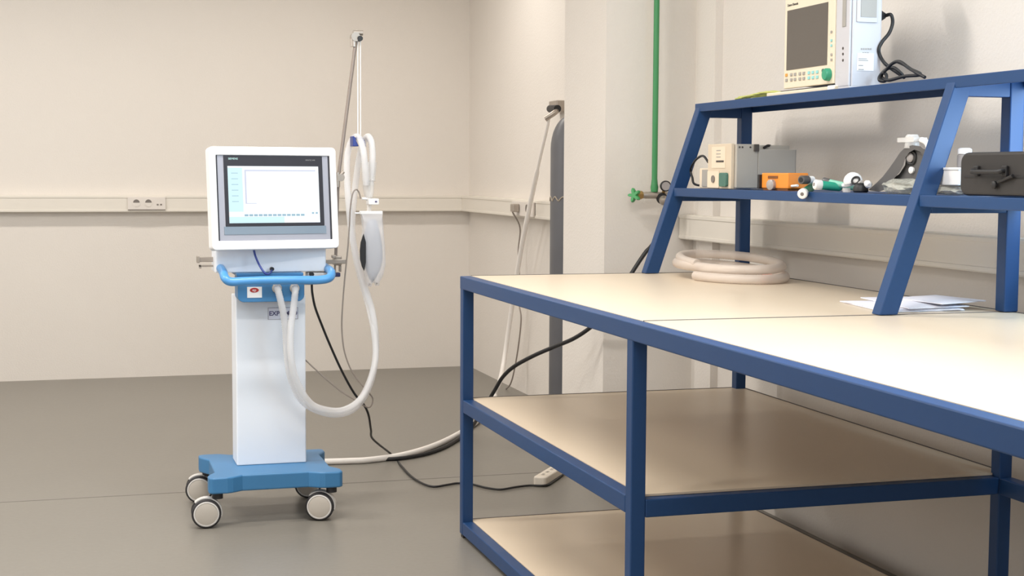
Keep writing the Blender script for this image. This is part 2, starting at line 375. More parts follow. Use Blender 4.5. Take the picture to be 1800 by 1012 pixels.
# ------------------------------------------------------------------ shelf rack on the bench
FX, TX, KX0, KX1, ZR, ZT = 1.928, 2.13, 2.288, 2.330, 1.2013, 1.495
rk = thing('shelf_rack', 'blue steel two-tier rack with slanted front legs standing on the workbench', 'shelf rack', (FX, YS, H))
RT = .040
def lean(z): return FX+(TX-FX)*(z-H)/(ZT-H)
for i, y in enumerate((BY0-RT, YS+.006, YE+.03)):
    m = MB(); w = .052; zb, zt = H+.002, ZT-.004
    if i == 0: w = .052
    m.prism([(FX, zb), (FX+w, zb), (lean(zt)+w, zt), (lean(zt), zt)], y, y+RT, 'y')
    m.build('slanted_leg', 'blue', rk, bevel=.003)
    MB().box(KX0, KX1, y, y+RT, H+.002, ZT-.004).build('back_leg', 'blue', rk, bevel=.003)
    MB().box(lean(ZT-.05)+w-.004, KX0, y+.001, y+RT-.001, ZT-.046, ZT-.006).build('cross_bar', 'blue', rk, bevel=.003)
    MB().box(lean(ZR-.03)+w-.004, KX0, y+.001, y+RT-.001, ZR-.046, ZR-.012).build('cross_bar', 'blue', rk, bevel=.003)
rxf = lean(ZR)
SPAN = ((YS+.006+RT+g, BY0-RT-g), (YE+.03+RT+g, YS+.006-g))
for (a, b) in SPAN:
    MB().box(rxf+.001, rxf+.036, a, b, ZR-.029, ZR).build('shelf_rail', 'blue', rk, bevel=.002)
    MB().box(KX0-.0, KX0+.035, a, b, ZR-.029, ZR).build('shelf_rail', 'blue', rk, bevel=.002)
    MB().box(rxf+.0365, KX0-.0005, a, b, ZR-.02, ZR-.001).build('shelf_board', 'blue', rk)
MB().box(TX, KX1, YE+.02, BY0, ZT-.004, ZT+.001).build('top_board', 'blue', rk)
MB().box(TX-.004, TX+.004, YE+.02, BY0+.002, ZT-.026, ZT+.003).build('top_lip', 'blue', rk, bevel=.0015)
MB().box(KX1, KX1+.006, YE+.02, BY0, ZT-.026, ZT+.003).build('top_lip', 'blue', rk, bevel=.0015)

# ------------------------------------------------------------------ ventilator cart
CB = (.69, 5.4, 0)
vc = thing('medical_ventilator', 'white and blue medical ventilator on a wheeled column, lit screen on top', 'ventilator', CB)
# base plate with four corner lobes
x0, x1, ya, yb = .447, .922, 5.185, 5.640; d = .030; L = .085; c = .035
op = [(x0+.012, ya), (x0+L-.02, ya), (x0+L, ya+.006), (x0+L+c, ya+d), (x1-L-c, ya+d), (x1-L, ya+.006), (x1-L+.02, ya), (x1-.012, ya), (x1, ya+.012),
      (x1, ya+.05), (x1-.006, ya+.065), (x1-d, ya+.11), (x1-d, yb-.11), (x1-.006, yb-.065), (x1, yb-.05), (x1, yb-.012), (x1-.012, yb),
      (x1-L+.02, yb), (x1-L, yb-.006), (x1-L-c, yb-d), (x0+L+c, yb-d), (x0+L, yb-.006), (x0+L-.02, yb), (x0+.012, yb), (x0, yb-.012),
      (x0, yb-.05), (x0+.006, yb-.065), (x0+d, yb-.11), (x0+d, ya+.11), (x0+.006, ya+.065), (x0, ya+.05), (x0, ya+.012)]
MB().prism(op, .122, .180, 'z').build('base', 'cart_blue', vc, bevel=.006, segs=3)
def caster(cx, cy, yaw, off):
    """cx,cy: wheel centre; yaw: direction of the axle"""
    r = .052; ax = Vector((math.cos(yaw), math.sin(yaw), 0)); o = Vector((cx, cy, r)); fwd = Vector((-ax.y, ax.x, 0))
    fk = MB(); st = o+fwd*off
    fk.cyl((st.x, st.y, .100), (st.x, st.y, .1215), .019)
    f = fk.build('caster', 'tyre', vc, smooth=True)
    hd = MB(); n = 12; pts = []
    for k in range(n+1):
        a = R(-15+150*k/n) if off > 0 else R(45+150*k/n)
        pts.append((math.cos(a), math.sin(a)))
    vs = []
    for (w) in (-.0155, .0155):
        for (cc, ss) in pts: vs.append(o+ax*w+fwd*(cc*.056)+Vector((0, 0, ss*.0545)))
        for (cc, ss) in reversed(pts): vs.append(o+ax*w+fwd*(cc*.030)+Vector((0, 0, ss*.030)))
    m_ = 2*(n+1)
    fs = []
    for i in range(n):
        fs += [(i, i+1, m_-2-i, m_-1-i), (m_+i, m_+i+1, 2*m_-2-i, 2*m_-1-i), (i, i+1, m_+i+1, m_+i), (m_-1-i, m_-2-i, 2*m_-2-i, 2*m_-1-i)]
    fs += [(0, m_-1, 2*m_-1, m_), (n, n+1, m_+n+1, m_+n)]
    hd.add(vs, fs)
    hd.build('fork', 'wheel_rim', f)
    for sg in (-1, 1):
        MB().lathe(o+ax*(sg*.0165), ax*sg, [(0, .049), (.002, .0515), (.012, .0515), (.017, .048), (.0175, .042)], 36).build('tyre', 'tyre', f, smooth=True)
        MB().lathe(o+ax*(sg*.0165), ax*sg, [(.016, .0445), (.0195, .044), (.0205, .040), (.0185, .0385)], 36).build('rim', 'wheel_rim', f, smooth=True)
        MB().lathe(o+ax*(sg*.0165), ax*sg, [(.017, .0388), (.0195, .0385), (.0215, .030), (.0225, .012), (.0226, .001)], 36).build('hub', 'wheel', f, smooth=True)
def caster_at(u, v, y, yaw, off):
    p = atY(u, v, y); ax = Vector((math.cos(yaw), math.sin(yaw), 0)); o = Vector((p.x, p.y, 0))-ax*.036
    caster(o.x, o.y, yaw, off)
caster_at(363, 906, 5.19, R(-93), .040)
caster_at(561, 890, 5.20, R(-107), .040)
caster_at(350, 860, 5.60, R(-97), .030)
caster_at(541, 856, 5.58, R(-104), .036)
# column
MB().rbox(.566, .820, 5.385, 5.53, .1805, .80, .006, 'z').build('column', 'cart_white', vc, bevel=.003)
# label on the column
lb = MB().box(.682, .792, 5.3835, 5.3845, .713, .757).build('name_label', 'paper', vc)
lb['label'] = 'white paper label with dark lettering'
bd = MB()
for a in ((.682, .792, .755, .757), (.682, .792, .713, .715), (.682, .684, .715, .755), (.790, .792, .715, .755)): bd.box(a[0], a[1], 5.3828, 5.3835, a[2], a[3])
bd.build('border', 'bezel', lb)
text('lettering', 'EXPOMED', .0225, 'ink', lb, (.7375, 5.3832, .735), (R(90), 0, 0), bold=.0006)
# upper housing
MB().rbox(.490, .889, 5.335, 5.47, .890, 1.06, .01, 'z').build('housing', 'cart_white', vc, bevel=.004)
MB().box(.562, .80, 5.30, 5.47, .879, .8895).build('housing_plate', 'cart_blue', vc, bevel=.002)
# connector block
cbp = [(.564, .8785)]+[(.586-.022*math.cos(R(k*15)), .809-.022*math.sin(R(k*15))) for k in range(7)]+[(.777+.024*math.sin(R(k*15)), .811-.024*math.cos(R(k*15))) for k in range(7)]+[(.801, .8785)]
MB().prism(cbp, 5.285, 5.383, 'y').build('connector_block', 'cart_blue', vc, bevel=.002)
st = MB().box(.597, .649, 5.2835, 5.2848, .803, .842).build('logo_sticker', 'white', vc); st['label'] = 'white sticker with a red oval emblem'
em = MB().prism([(.622+.016*math.cos(R(k*15)), .830+.0085*math.sin(R(k*15))) for k in range(24)], 5.2828, 5.2834, 'y').build('emblem', 'red', st)
text('emblem_script', 'ep', .014, 'white', em, (.622, 5.2826, .8305), (R(90), 0, 0), .0002)
for (u) in (487, 518):
    p = atY(u-1, 506, 5.29)
    q = MB(); q.lathe((p.x, 5.285, p.z), (0, -1, 0), [(0, .017), (.012, .017), (.013, .0135), (.028, .0125)], 24)
    q.build('gas_port', 'wheel', vc, smooth=True)
# push handle
hp = [atY(568, 468, 5.39), atY(574, 471, 5.36), atY(582, 478, 5.28), atY(579, 488, 5.235), atY(560, 492, 5.225), atY(520, 492, 5.22), atY(470, 492.5, 5.22), atY(430, 494, 5.22), atY(406, 495, 5.225),
      atY(396, 489, 5.235), atY(392, 478, 5.28), atY(387, 470.5, 5.35), atY(386, 469, 5.40)]
MB().tube(hp, .0155, 16, 8).build('push_handle', 'handle_blue', vc, smooth=True)
# small fittings right of the block
f = MB(); a = atY(541, 483, 5.34); f.box(a.x, a.x+.075, 5.335, 5.40, a.z-.012, a.z+.008); f.build('side_fitting', 'white', vc, bevel=.003)
a = atY(548, 482, 5.32); MB().cyl((a.x, 5.315, a.z), (a.x, 5.34, a.z), .008).build('fitting_cap', 'black', vc, smooth=True)
a = atY(556, 503, 5.36); MB().box(.801, .835, 5.33, 5.46, .842, .85).build('cable_tray', 'wheel', vc, bevel=.002)
# equipment rails left and right of the housing
rl = MB(); a = atY(378, 459, 5.42)
rl.box(.432, .494, 5.41, 5.42, .925, .943); rl.box(.432, .442, 5.40, 5.43, .922, .947)
rl.build('side_rail', 'nickel', vc, bevel=.002)
rl = MB(); rl.box(.440, .494, 5.405, 5.425, .9075, .914); rl.box(.440, .448, 5.405, 5.425, .902, .914)
rl.build('side_rail_hook', 'nickel', vc, bevel=.001)
rl = MB(); rl.box(.888, .975, 5.41, 5.42, .912, .928); rl.build('side_rail', 'nickel', vc, bevel=.002)
# display
dm = bpy.data.objects.new('display', None)
W2, H2 = .465, .363
rot = Matrix.Rotation(.17, 4, 'Z') @ Matrix.Rotation(-.103, 4, 'X')
DC = Vector((.697, 5.27, 1.158))
def disp(mb, name, m, parent=None, **k):
    # mb is drawn with x right, y = depth (0 front, + back), z up, around the display's centre
    for i, v in enumerate(mb.v): mb.v[i] = DC + (rot @ v)
    return mb.build(name, m, parent or vc, **k)
b = MB(); pts = rrect(-W2/2, W2/2, -H2/2, H2/2, .014, 6); ipt = rrect(-.209, .209, -.150, .1515, .003, 6)
n = len(pts)
vs = [(p[0], 0, p[1]) for p in pts]+[(p[0], .050, p[1]) for p in pts]+[(p[0], 0, p[1]) for p in ipt]+[(p[0], .010, p[1]) for p in ipt]
fs = []
for i in range(n):
    j = (i+1) % n
    fs += [(i, j, n+j, n+i), (i, j, 2*n+j, 2*n+i), (2*n+i, 2*n+j, 3*n+j, 3*n+i)]
fs += [tuple(range(n, 2*n)), tuple(range(3*n, 4*n))]
b.add(vs, fs)
D = disp(b, 'display', 'panel_white', bevel=.004); D['label'] = 'white framed display, screen switched on'
disp(MB().rbox(-.19, .19, .050, .095, -.15, .15, .02), 'rear_cover', 'cart_white', D)
b = MB().box(-.2085, .2085, .0065, .0095, -.1495, .151); disp(b, 'frame', 'bezel', D)
disp(MB().box(-.2085, -.2035, .005, .0065, -.149, .151), 'frame_edge', 'glass_dark', D)
disp(MB().box(.203, .2085, .005, .0065, -.149, .151), 'frame_edge', 'glass_dark', D)
disp(MB().box(-.187, .187, .0045, .0064, -.128, -.100), 'lower_strip', 'bezel_blue', D)
disp(MB().box(-.181, .181, .004, .0064, -.0995, .150), 'screen_border', 'glass_dark', D)
Sx0, Sx1, Sz0, Sz1 = -.168, .165, -.088, .113
sc = disp(MB().box(Sx0, Sx1, .0032, .004, Sz0, Sz1), 'screen', 'screen', D)
ui = MB(); ui.box(Sx0, Sx0+.052, .0028, .0032, Sz0+.04, Sz1-.006); ui.box(Sx0, Sx0+.20, .0028, .0032, Sz0, Sz0+.022)
disp(ui, 'screen_column', 'screen_cyan', D)
ui = MB(); ui.box(Sx0+.060, Sx1-.012, .0026, .0031, Sz1-.018, Sz1-.013); ui.box(Sx0+.060, Sx0+.0655, .0026, .0031, Sz0+.068, Sz1-.018); ui.box(Sx0+.0655, Sx0+.10, .0026, .0031, Sz0+.068, Sz0+.0705)
disp(ui, 'picture_edge', 'screen_lilac', D)
ui = MB()
for k in range(13): ui.box(Sx0+.055+k*.0172, Sx0+.055+k*.0172+.0135, .0026, .0031, Sz0+.024, Sz0+.031)
for k in range(2): ui.box(Sx1-.03+k*.014, Sx1-.022+k*.014, .0026, .0031, Sz0+.031, Sz0+.037)
for k in range(6): ui.box(Sx0+.012, Sx0+.036, .0024, .0027, Sz1-.026-k*.02, Sz1-.024-k*.02)
disp(ui, 'menu_bar', 'screen_icon', D)
def dtext(name, s, size, m, x, z, sx=1):
    o = text(name, s, size, m, D, (0, 0, 0), (0, 0, 0), .0002, local=True, sx=sx)
    o.matrix_local = Matrix.Translation(DC+rot @ Vector((x, .0034, z))-Vector(CB)) @ rot @ Matrix.Rotation(R(90), 4, 'X'); o.scale = (sx, 1, 1)
dtext('maker_lettering', 'SIEMENS', .0094, 'logo_teal', -.147, .1385, 1.0)
dtext('model_lettering', 'SIMATIC HMI', .0062, 'logo_grey', .136, .1355, 1.0)
# blue cord under the display
pc = [atY(446, 438, 5.29), atY(449, 450, 5.285), atY(456, 466, 5.27), atY(464, 478, 5.25), atY(470, 482, 5.255), atY(476, 478, 5.30), atY(478, 473, 5.325)]
MB().tube(pc, .0038, 10).build('blue_cord', 'cordblue', vc, smooth=True)
a = atY(478, 472.5, 5.325); MB().cyl((a.x, 5.315, a.z), (a.x, 5.336, a.z), .007).build('cord_plug', 'black', vc, smooth=True)

# ------------------------------------------------------------------ support arm clamped to the rail
A0 = atY(590, 466, 5.455); A1 = atY(594.5, 312, 5.455); A2 = atY(626, 68, 5.50); A3 = atY(632, 244, 5.50)
sa = thing('hose_support_arm', 'thin jointed metal support arm rising beside the ventilator screen', 'support arm', (A0.x, 5.44, .91))
MB().tube([(A0.x, 5.455, .925), A1], .0058, 12, 0).build('lower_rod', 'rod', sa, smooth=True)
MB().tube([A1, A2], .0066, 12, 0).build('upper_rod', 'rod', sa, smooth=True)
q = MB(); q.lathe((A1.x+.008, 5.44, A1.z), (0, 1, 0), [(0, .014), (.03, .014)], 16); q.cyl((A1.x-.004, 5.45, A1.z-.035), (A1.x-.004, 5.45, A1.z+.02), .010); q.cyl((A1.x+.008, 5.45, A1.z+.01), (A1.x+.02, 5.45, A1.z+.022), .006)
q.build('elbow_joint', 'nickel', sa, smooth=True)
q = MB(); q.lathe((A2.x-.004, 5.485, A2.z+.006), (0, 1, 0), [(0, .0165), (.034, .0165)], 18); q.cyl((A2.x-.012, 5.495, A2.z+.022), (A2.x+.024, 5.495, A2.z+.022), .010); q.cyl((A2.x-.010, 5.50, A2.z-.03), (A2.x-.010, 5.50, A2.z), .012)
q.build('top_joint', 'nickel', sa, smooth=True)
MB().cyl((A2.x+.012, 5.48, A2.z), (A2.x+.012, 5.512, A2.z), .010).build('joint_knob', 'black', sa, smooth=True)
q = MB(); T2 = Vector((A2.x+.010, 5.50, A2.z+.01))
q.tube([T2+Vector((-.004, 0, 0)), A3+Vector((-.006, 0, 0))], .0022, 8, 0); q.tube([T2+Vector((.006, 0, 0)), A3+Vector((.004, 0, 0))], .0022, 8, 0)
q.build('hanging_rod', 'white', sa, smooth=True)
q = MB(); q.box(A0.x-.010, A0.x+.018, 5.425, 5.47, .905, .94); q.box(A0.x-.022, A0.x-.006, 5.40, 5.43, .933, .945); q.box(A0.x+.010, A0.x+.018, 5.43, 5.46, .88, .905); q.box(A0.x-.008, A0.x-.001, 5.44, 5.455, .878, .905)
q.build('rail_clamp', 'nickel', sa, bevel=.003)
MB().rbox(A0.x-.014, A0.x+.014, 5.43, 5.465, .862, .878, .005, 'z').build('clamp_knob', 'navy', sa, bevel=.003)
# blue hose holder
hc = atY(633, 248, 5.50)
q = MB()
q.prism([(hc.x-.033, hc.z+.018), (hc.x-.033, hc.z-.020), (hc.x-.010, hc.z-.020), (hc.x-.028, hc.z+.018)], 5.47, 5.53, 'y')
q.prism([(hc.x+.004, hc.z+.014), (hc.x+.006, hc.z-.004), (hc.x+.018, hc.z-.022), (hc.x+.012, hc.z+.002)], 5.47, 5.53, 'y')
q.box(hc.x-.030, hc.x+.010, 5.49, 5.51, hc.z+.008, hc.z+.014)
q.build('hose_holder', 'cordblue', sa, bevel=.002)

# ------------------------------------------------------------------ breathing hoses
YH = 5.47
def hose(pts, name, label, mtl='hose', r=.0122, corr=.05, cat='hose', group=None):
    return tag(MB().tube([atY(u, v, y) for (u, v, y) in pts], r, 14, 8, corr=corr, cstep=.007).build(name, mtl, smooth=True), label, cat, group)
hose([(487, 505, 5.252), (489, 511, 5.23), (497, 545, 5.24), (502, 580, 5.26), (505, 630, 5.28), (513, 670, 5.30), (532, 705, 5.32), (560, 722, 5.34), (592, 728, 5.37), (622, 718, 5.40), (644, 690, 5.43),
      (657, 650, 5.46), (661, 600, 5.49), (655, 550, 5.52), (645, 515, 5.535), (630, 465, 5.545), (619, 415, 5.55), (613, 360, 5.55), (610, 310, 5.555), (610, 280, 5.56), (613, 261, 5.56), (619, 246, 5.55), (627, 240, 5.51),
      (634, 247, 5.465), (639, 266, 5.45), (642, 295, 5.455), (644, 325, 5.47)], 'breathing_hose', 'translucent corrugated breathing hose from the left port of the ventilator, looping low')
hose([(518, 505, 5.252), (519, 511, 5.23), (516, 540, 5.235), (511, 580, 5.235), (512, 630, 5.24), (522, 672, 5.26), (545, 708, 5.28), (572, 720, 5.30), (602, 721, 5.33), (630, 705, 5.37), (648, 675, 5.41),
      (660, 630, 5.45), (657, 580, 5.50), (646, 530, 5.57), (634, 488, 5.585), (624, 445, 5.585), (619, 400, 5.585), (622, 350, 5.585), (628, 300, 5.585), (633, 270, 5.58), (639, 250, 5.56), (647, 240, 5.52),
      (653, 250, 5.49), (655, 275, 5.485), (653, 305, 5.49), (651, 325, 5.495)], 'breathing_hose', 'translucent corrugated breathing hose from the right port of the ventilator, hanging over the holder')
# Y piece
c = atY(648, 345, 5.485)
yp = thing('patient_connector', 'clear Y-shaped connector joining both hoses above the breathing bag', 'connector', c)
q = MB(); q.tube([atY(644, 322, 5.475), atY(646, 338, 5.483), atY(648, 346, 5.485)], .015, 14); q.tube([atY(651, 322, 5.495), atY(650, 338, 5.487), atY(648, 346, 5.485)], .015, 14)
q.tube([atY(648, 340, 5.485), atY(649, 352, 5.485)], .011, 14, 0); q.build('branch_tube', 'clear', yp, smooth=True)
q = MB(); q.tube([atY(642, 285, 5.475), atY(644, 318, 5.475)], .0165, 16, 0); q.tube([atY(655, 285, 5.505), atY(652, 318, 5.495)], .0165, 16, 0); q.build('cuff', 'clear', yp, smooth=True)
# flow sensor (white box) between connector and bag
c = atY(654, 354, 5.48)
fs_ = thing('flow_sensor', 'small white sensor block above the breathing bag', 'sensor', c)
MB().rbox(c.x-.018, c.x+.022, 5.455, 5.505, c.z-.0115, c.z+.0115, .004).build('body', 'white', fs_, bevel=.002)
MB().box(c.x+.006, c.x+.014, 5.4535, 5.455, c.z-.003, c.z+.003).build('mark', 'ink', fs_)
a = atY(640, 349, 5.48); MB().cyl((a.x-.008, 5.48, a.z), (a.x+.016, 5.48, a.z), .005).build('side_port', 'white', fs_, smooth=True)
a = atY(649, 368, 5.48); MB().cyl((a.x, 5.48, a.z-.012), (a.x, 5.48, a.z+.018), .009).build('neck', 'clear', fs_, smooth=True)
# sensor line
ln = [(634, 349, 5.478), (631, 338, 5.475), (626, 333, 5.47), (620, 340, 5.465), (616, 365, 5.46), (614, 400, 5.455), (611, 440, 5.45), (606, 490, 5.44), (602, 540, 5.43), (601, 580, 5.43), (606, 620, 5.43), (620, 655, 5.43), (641, 682, 5.43), (655, 700, 5.44), (648, 716, 5.43), (625, 703, 5.42), (600, 688, 5.42), (570, 663, 5.43), (548, 643, 5.45), (537, 633, 5.50), (528, 628, 5.54)]
tag(MB().tube([atY(*p) for p in ln], .0028, 8, 8).build('sensor_line', 'line', smooth=True), 'thin grey sensor line hanging in a bight beside the hoses', 'tube')
# breathing bag in its clear sleeve
def bagx(u, v): p = atY(u, v, 5.48); return (p.x, p.z)
c = atY(654, 438, 5.48)
bg = thing('breathing_bag', 'grey test lung in a clear white sleeve hanging under the hoses', 'breathing bag', c)
outl = [bagx(*p) for p in ((634, 373), (672, 371), (674, 400), (677, 435), (678, 465), (673, 485), (667, 496), (666, 502), (660, 502), (658, 497), (654, 497), (652, 504), (646, 503), (644, 496), (639, 478), (635, 455), (634, 430), (637, 400))]
def pillow(outl, yc, th, rings=((1, .0), (.94, .55), (.8, .85), (.5, 1))):
    m = MB(); n = len(outl); cx = sum(p[0] for p in outl)/n; cz = sum(p[1] for p in outl)/n
    for sg in (-1, 1):
        vs = []
        for (s_, h) in rings: vs += [(cx+(p[0]-cx)*s_, yc+sg*(th*h+.0004), cz+(p[1]-cz)*s_) for p in outl]
        fs = [(i*n+k, i*n+(k+1) % n, (i+1)*n+(k+1) % n, (i+1)*n+k) for i in range(len(rings)-1) for k in range(n)]
        fs.append(tuple(range((len(rings)-1)*n, len(rings)*n))); m.add(vs, fs)
    k0 = len(m.v)-2*n*len(rings)
    m.add([], [])
    return m
sl = pillow(outl, 5.48, .026); sl.build('sleeve', 'sleeve', bg, smooth=True)
inn = [bagx(*p) for p in ((646, 385), (661, 385), (667, 405), (672, 430), (673, 455), (668, 475), (660, 490), (654, 496), (648, 488), (642, 470), (639, 445), (639, 415))]
pillow(inn, 5.48, .019).build('bellows', 'bellows', bg, smooth=True)
q = MB(); a = atY(634, 374, 5.48); b_ = atY(672, 370, 5.48); q.box(a.x-.004, b_.x, 5.47, 5.49, a.z-.005, a.z+.007); q.box(a.x-.022, a.x-.004, 5.475, 5.485, a.z-.004, a.z+.002)
q.build('top_clip', 'white', bg, bevel=.002)
q = MB()
for (u, v) in ((649, 499), (662, 498)): a = atY(u, v, 5.48); q.cyl((a.x, 5.4775, a.z), (a.x, 5.4825, a.z), .0035, seg=12)
q.build('eyelet', 'line', bg, smooth=True)
pdl = [bagx(*p) for p in ((636, 410), (631, 425), (629.5, 440), (630, 455), (633, 467), (637, 475), (640, 460), (640, 425))]
MB().prism(pdl, 5.442, 5.450, 'y').build('paddle', 'black', bg, bevel=.001)

# ------------------------------------------------------------------ mains cord of the ventilator
pc = [atY(548, 500, 5.36), atY(549, 515, 5.40), atY(554, 540, 5.45), atY(566, 572, 5.50), atY(580, 606, 5.52), atY(600, 650, 5.54), atY(622, 690, 5.56), atY(640, 712, 5.58), atY(648, 730, 5.62), atY(652, 755, 5.75),
      atY(656, 772, 5.95)]+[atZ(u, v, .006) for u, v in ((690, 800), (705, 818), (722, 836), (742, 849), (762, 855), (785, 852), (805, 849), (830, 851), (855, 857), (880, 860), (905, 856), (930, 853), (958, 853), (972, 846), (990, 833))]
tag(MB().tube(pc, .0045, 10, 8).build('mains_cable', 'black', smooth=True), 'thin black mains cable hanging from the ventilator and snaking along the floor', 'cable')
# power strip
P0 = atZ(948, 846, .02); P1 = atZ(1010, 808, .02); dv = (P1-P0); dv.z = 0; L = dv.length; ang = math.atan2(dv.y, dv.x)
ps = thing('power_strip', 'white multi-socket power strip lying on the floor under the bench', 'power strip', (P0.x, P0.y, 0), rot=(0, 0, ang))
MB().rbox(0, .34, -.027, .027, .001, .038, .014, 'z').build('body', 'strip', ps, bevel=.006, local=True, segs=3)
for k in range(5): 
    m = MB(); m.cyl((.05+k*.055, 0, .038), (.05+k*.055, 0, .0392), .018, seg=20); o_ = m.build('outlet', 'strip', ps, local=True, smooth=True)
    m = MB(); m.box(.05+k*.055-.010, .05+k*.055-.005, -.006, .006, .0392, .0398); m.box(.05+k*.055+.005, .05+k*.055+.010, -.006, .006, .0392, .0398)
    m.build('contact_hole', 'dark', o_, local=True)

# ------------------------------------------------------------------ supply hose and black cable
bp = atX(988, 187, XR-.02)
hk = thing('wall_bracket', 'metal wall outlet bracket at the top of the white hose, beside the grey cylinder', 'bracket', (XR, bp.y, bp.z))
q = MB(); q.box(XR-.06, XR-.001, bp.y-.03, bp.y+.10, bp.z-.03, bp.z+.03); q.build('wall_plate', 'nickel', hk, bevel=.005)
kk = atX(980, 191, XR-.10); k2 = atX(958, 209, XR-.16)
MB().tube([(XR-.06, bp.y+.04, bp.z-.01), kk+Vector((0, .01, -.01)), k2], .014, 14, 4).build('swivel_arm', 'nickel', hk, smooth=True)
MB().cyl(Vector((XR-.075, bp.y+.03, bp.z-.012)), kk, .019).build('coupling', 'black', hk, smooth=True)
hs = atX(965, 207, XR-.14)
hf = [hs+Vector((0, 0, -.0)), atX(961, 228, XR-.14), atX(950, 275, XR-.135), atX(938, 330, XR-.12), atX(929, 372, XR-.115), atX(915, 445, XR-.11), atX(903, 520, XR-.11), atX(893, 585, XR-.12), atX(885, 640, XR-.15)]
g1 = atZ(868, 700, .016); g2 = atZ(845, 733, .016)
hf += [atX(878, 672, XR-.22), g1, g2]+[atZ(u, v, .013) for u, v in ((826, 750), (805, 763), (775, 778), (740, 791), (700, 801), (650, 808), (612, 810), (580, 811), (545, 812))]
tag(MB().tube(hf, lambda t: .0085 if t < .12 else .0132, 14, 8).build('supply_hose', 'hose_thick', smooth=True), 'thick white supply hose from the wall bracket down to the floor and behind the ventilator', 'hose')
# black cable
bc = [(2.33, 5.50, 1.13), atY(1150, 425, 5.50), atY(1135, 443, 5.50), atY(1118, 468, 5.50), atY(1098, 500, 5.50), atY(1070, 545, 5.54), atY(1042, 572, 5.58), atY(1010, 594, 5.66), atY(975, 609, 5.78), atY(940, 624, 5.88), atY(905, 643, 6.0), atY(884, 662, 6.08), atY(870, 685, 6.15), atY(855, 710, 6.22), atY(840, 734, 6.35)]
bc += [atZ(u, v, .009) for u, v in ((824, 758), (806, 771), (780, 786), (750, 797), (720, 803), (695, 806), (678, 806.5))]
tag(MB().tube(bc, .0085, 10, 8).build('air_hose', 'black', smooth=True), 'black hose sagging from the wall regulator and joining the white hose on the floor', 'hose')

# ------------------------------------------------------------------ gas cylinder behind the pier
yc = 6.36; xl = .5*(atY(965.5, 650, yc).x+atY(971, 300, yc).x)
rc = .105; cx = xl+rc
gc = thing('gas_cylinder', 'tall dark grey gas cylinder half hidden behind the pier', 'gas cylinder', (cx, yc, 0))
pr = [(0.0, rc-.008), (.012, rc), (1.36, rc)]+[(1.36+.15*math.sin(R(a)), .02+(rc-.02)*math.cos(R(a))) for a in (10, 20, 30, 40, 50, 60, 70, 80, 88)]+[(1.53, .02)]
MB().lathe((cx, yc, 0), (0, 0, 1), pr, 40).build('body', 'cyl', gc, smooth=True)
MB().lathe((cx, yc, 1.53), (0, 0, 1), [(0, .028), (.05, .028), (.055, .02), (.09, .02)], 20).build('valve', 'brass', gc, smooth=True)
sc_ = MB(); z = atY(977, 350, yc-.1).z
def on(a, dz): return (cx+(rc+.001)*math.cos(R(a)), yc+(rc+.001)*math.sin(R(a)), z+dz)
for a0, a1 in ((-196, -174), (-172, -150), (-148, -122)):
    sc_.tube([on(a0, -.010), on(a0+(a1-a0)*.3, .004), on(a0+(a1-a0)*.6, .009), on(a1, -.008)], .0032, 8, 5)
sc_.build('restraint_chain', 'cyl_scuff', gc, smooth=True)
# ------------------------------------------------------------------ green gas pipe, shut-off wheel, regulator
py = 5.545
px = atY(1152, 200, py).x; pz = atY(1151, 332, py).z
gp = thing('gas_pipe', 'green painted gas pipe running down the pier to a star-shaped shut-off wheel and gauge', 'gas pipe', (px, py, pz))
MB().cyl((px, py, pz+.02), (px, py, CEIL-.002), .0115, seg=18).build('pipe', 'green', gp, smooth=True)
MB().lathe((px, py, pz-.012), (0, 0, 1), [(0, .014), (.02, .016), (.032, .0135), (.05, .0118)], 20).build('pipe_socket', 'green', gp, smooth=True)
zz = atY(1140, 343, py).z
MB().lathe((px-.062, py, zz), (1, 0, 0), [(0, .013), (.02, .0135), (.024, .0145), (.075, .0145), (.10, .0135), (.13, .0135)], 20).build('valve_body', 'nickel', gp, smooth=True)
MB().lathe((px-.075, py, zz), (1, 0, 0), [(0, .017), (.018, .018), (.024, .015)], 6).build('gland_nut', 'brass', gp)
# star wheel: axis roughly along x, turned towards the room
wc = Vector((px-.088, py-.006, zz)); axw = Vector((-1, -.65, .05)).normalized(); sd = axw.cross(Vector((0, 0, 1))).normalized(); uu = sd.cross(axw)
n = 40; ring = []
for k in range(n):
    a = 2*math.pi*k/n; rr = .021+.0095*math.cos(5*a); ring.append(sd*math.cos(a)*rr+uu*math.sin(a)*rr)
m = MB(); vs = []
for h, s_ in ((-.009, .86), (-.005, 1), (.005, 1), (.009, .86)): vs += [wc+axw*h+q*s_ for q in ring]
m.add(vs, [(i*n+k, i*n+(k+1) % n, (i+1)*n+(k+1) % n, (i+1)*n+k) for i in range(3) for k in range(n)]+[tuple(range(n)), tuple(range(3*n, 4*n))])
m.build('shutoff_wheel', 'green2', gp, smooth=True)
ga = atY(1170, 327, py-.03)
MB().lathe(ga, (-.25, -1, 0), [(-.012, .017), (-.010, .022), (.008, .022), (.010, .019), (.0085, .018)], 30).build('gauge_case', 'black', gp, smooth=True)
MB().lathe(ga+Vector((-.25, -1, 0)).normalized()*.0072, (-.25, -1, 0), [(0, .0175), (.0015, .017)], 30).build('gauge_dial', 'gauge', gp, smooth=True)
MB().tube([ga+Vector((0, .01, -.01)), (ga.x, py, zz)], .007, 10, 0).build('gauge_stem', 'brass', gp, smooth=True)
rg = atY(1164, 349, py-.02)
MB().lathe(rg+Vector((.01, .03, .004)), (-.35, -1, -.15), [(0, .02), (.015, .023), (.03, .0225), (.034, .019)], 24).build('regulator_ring', 'black', gp, smooth=True)
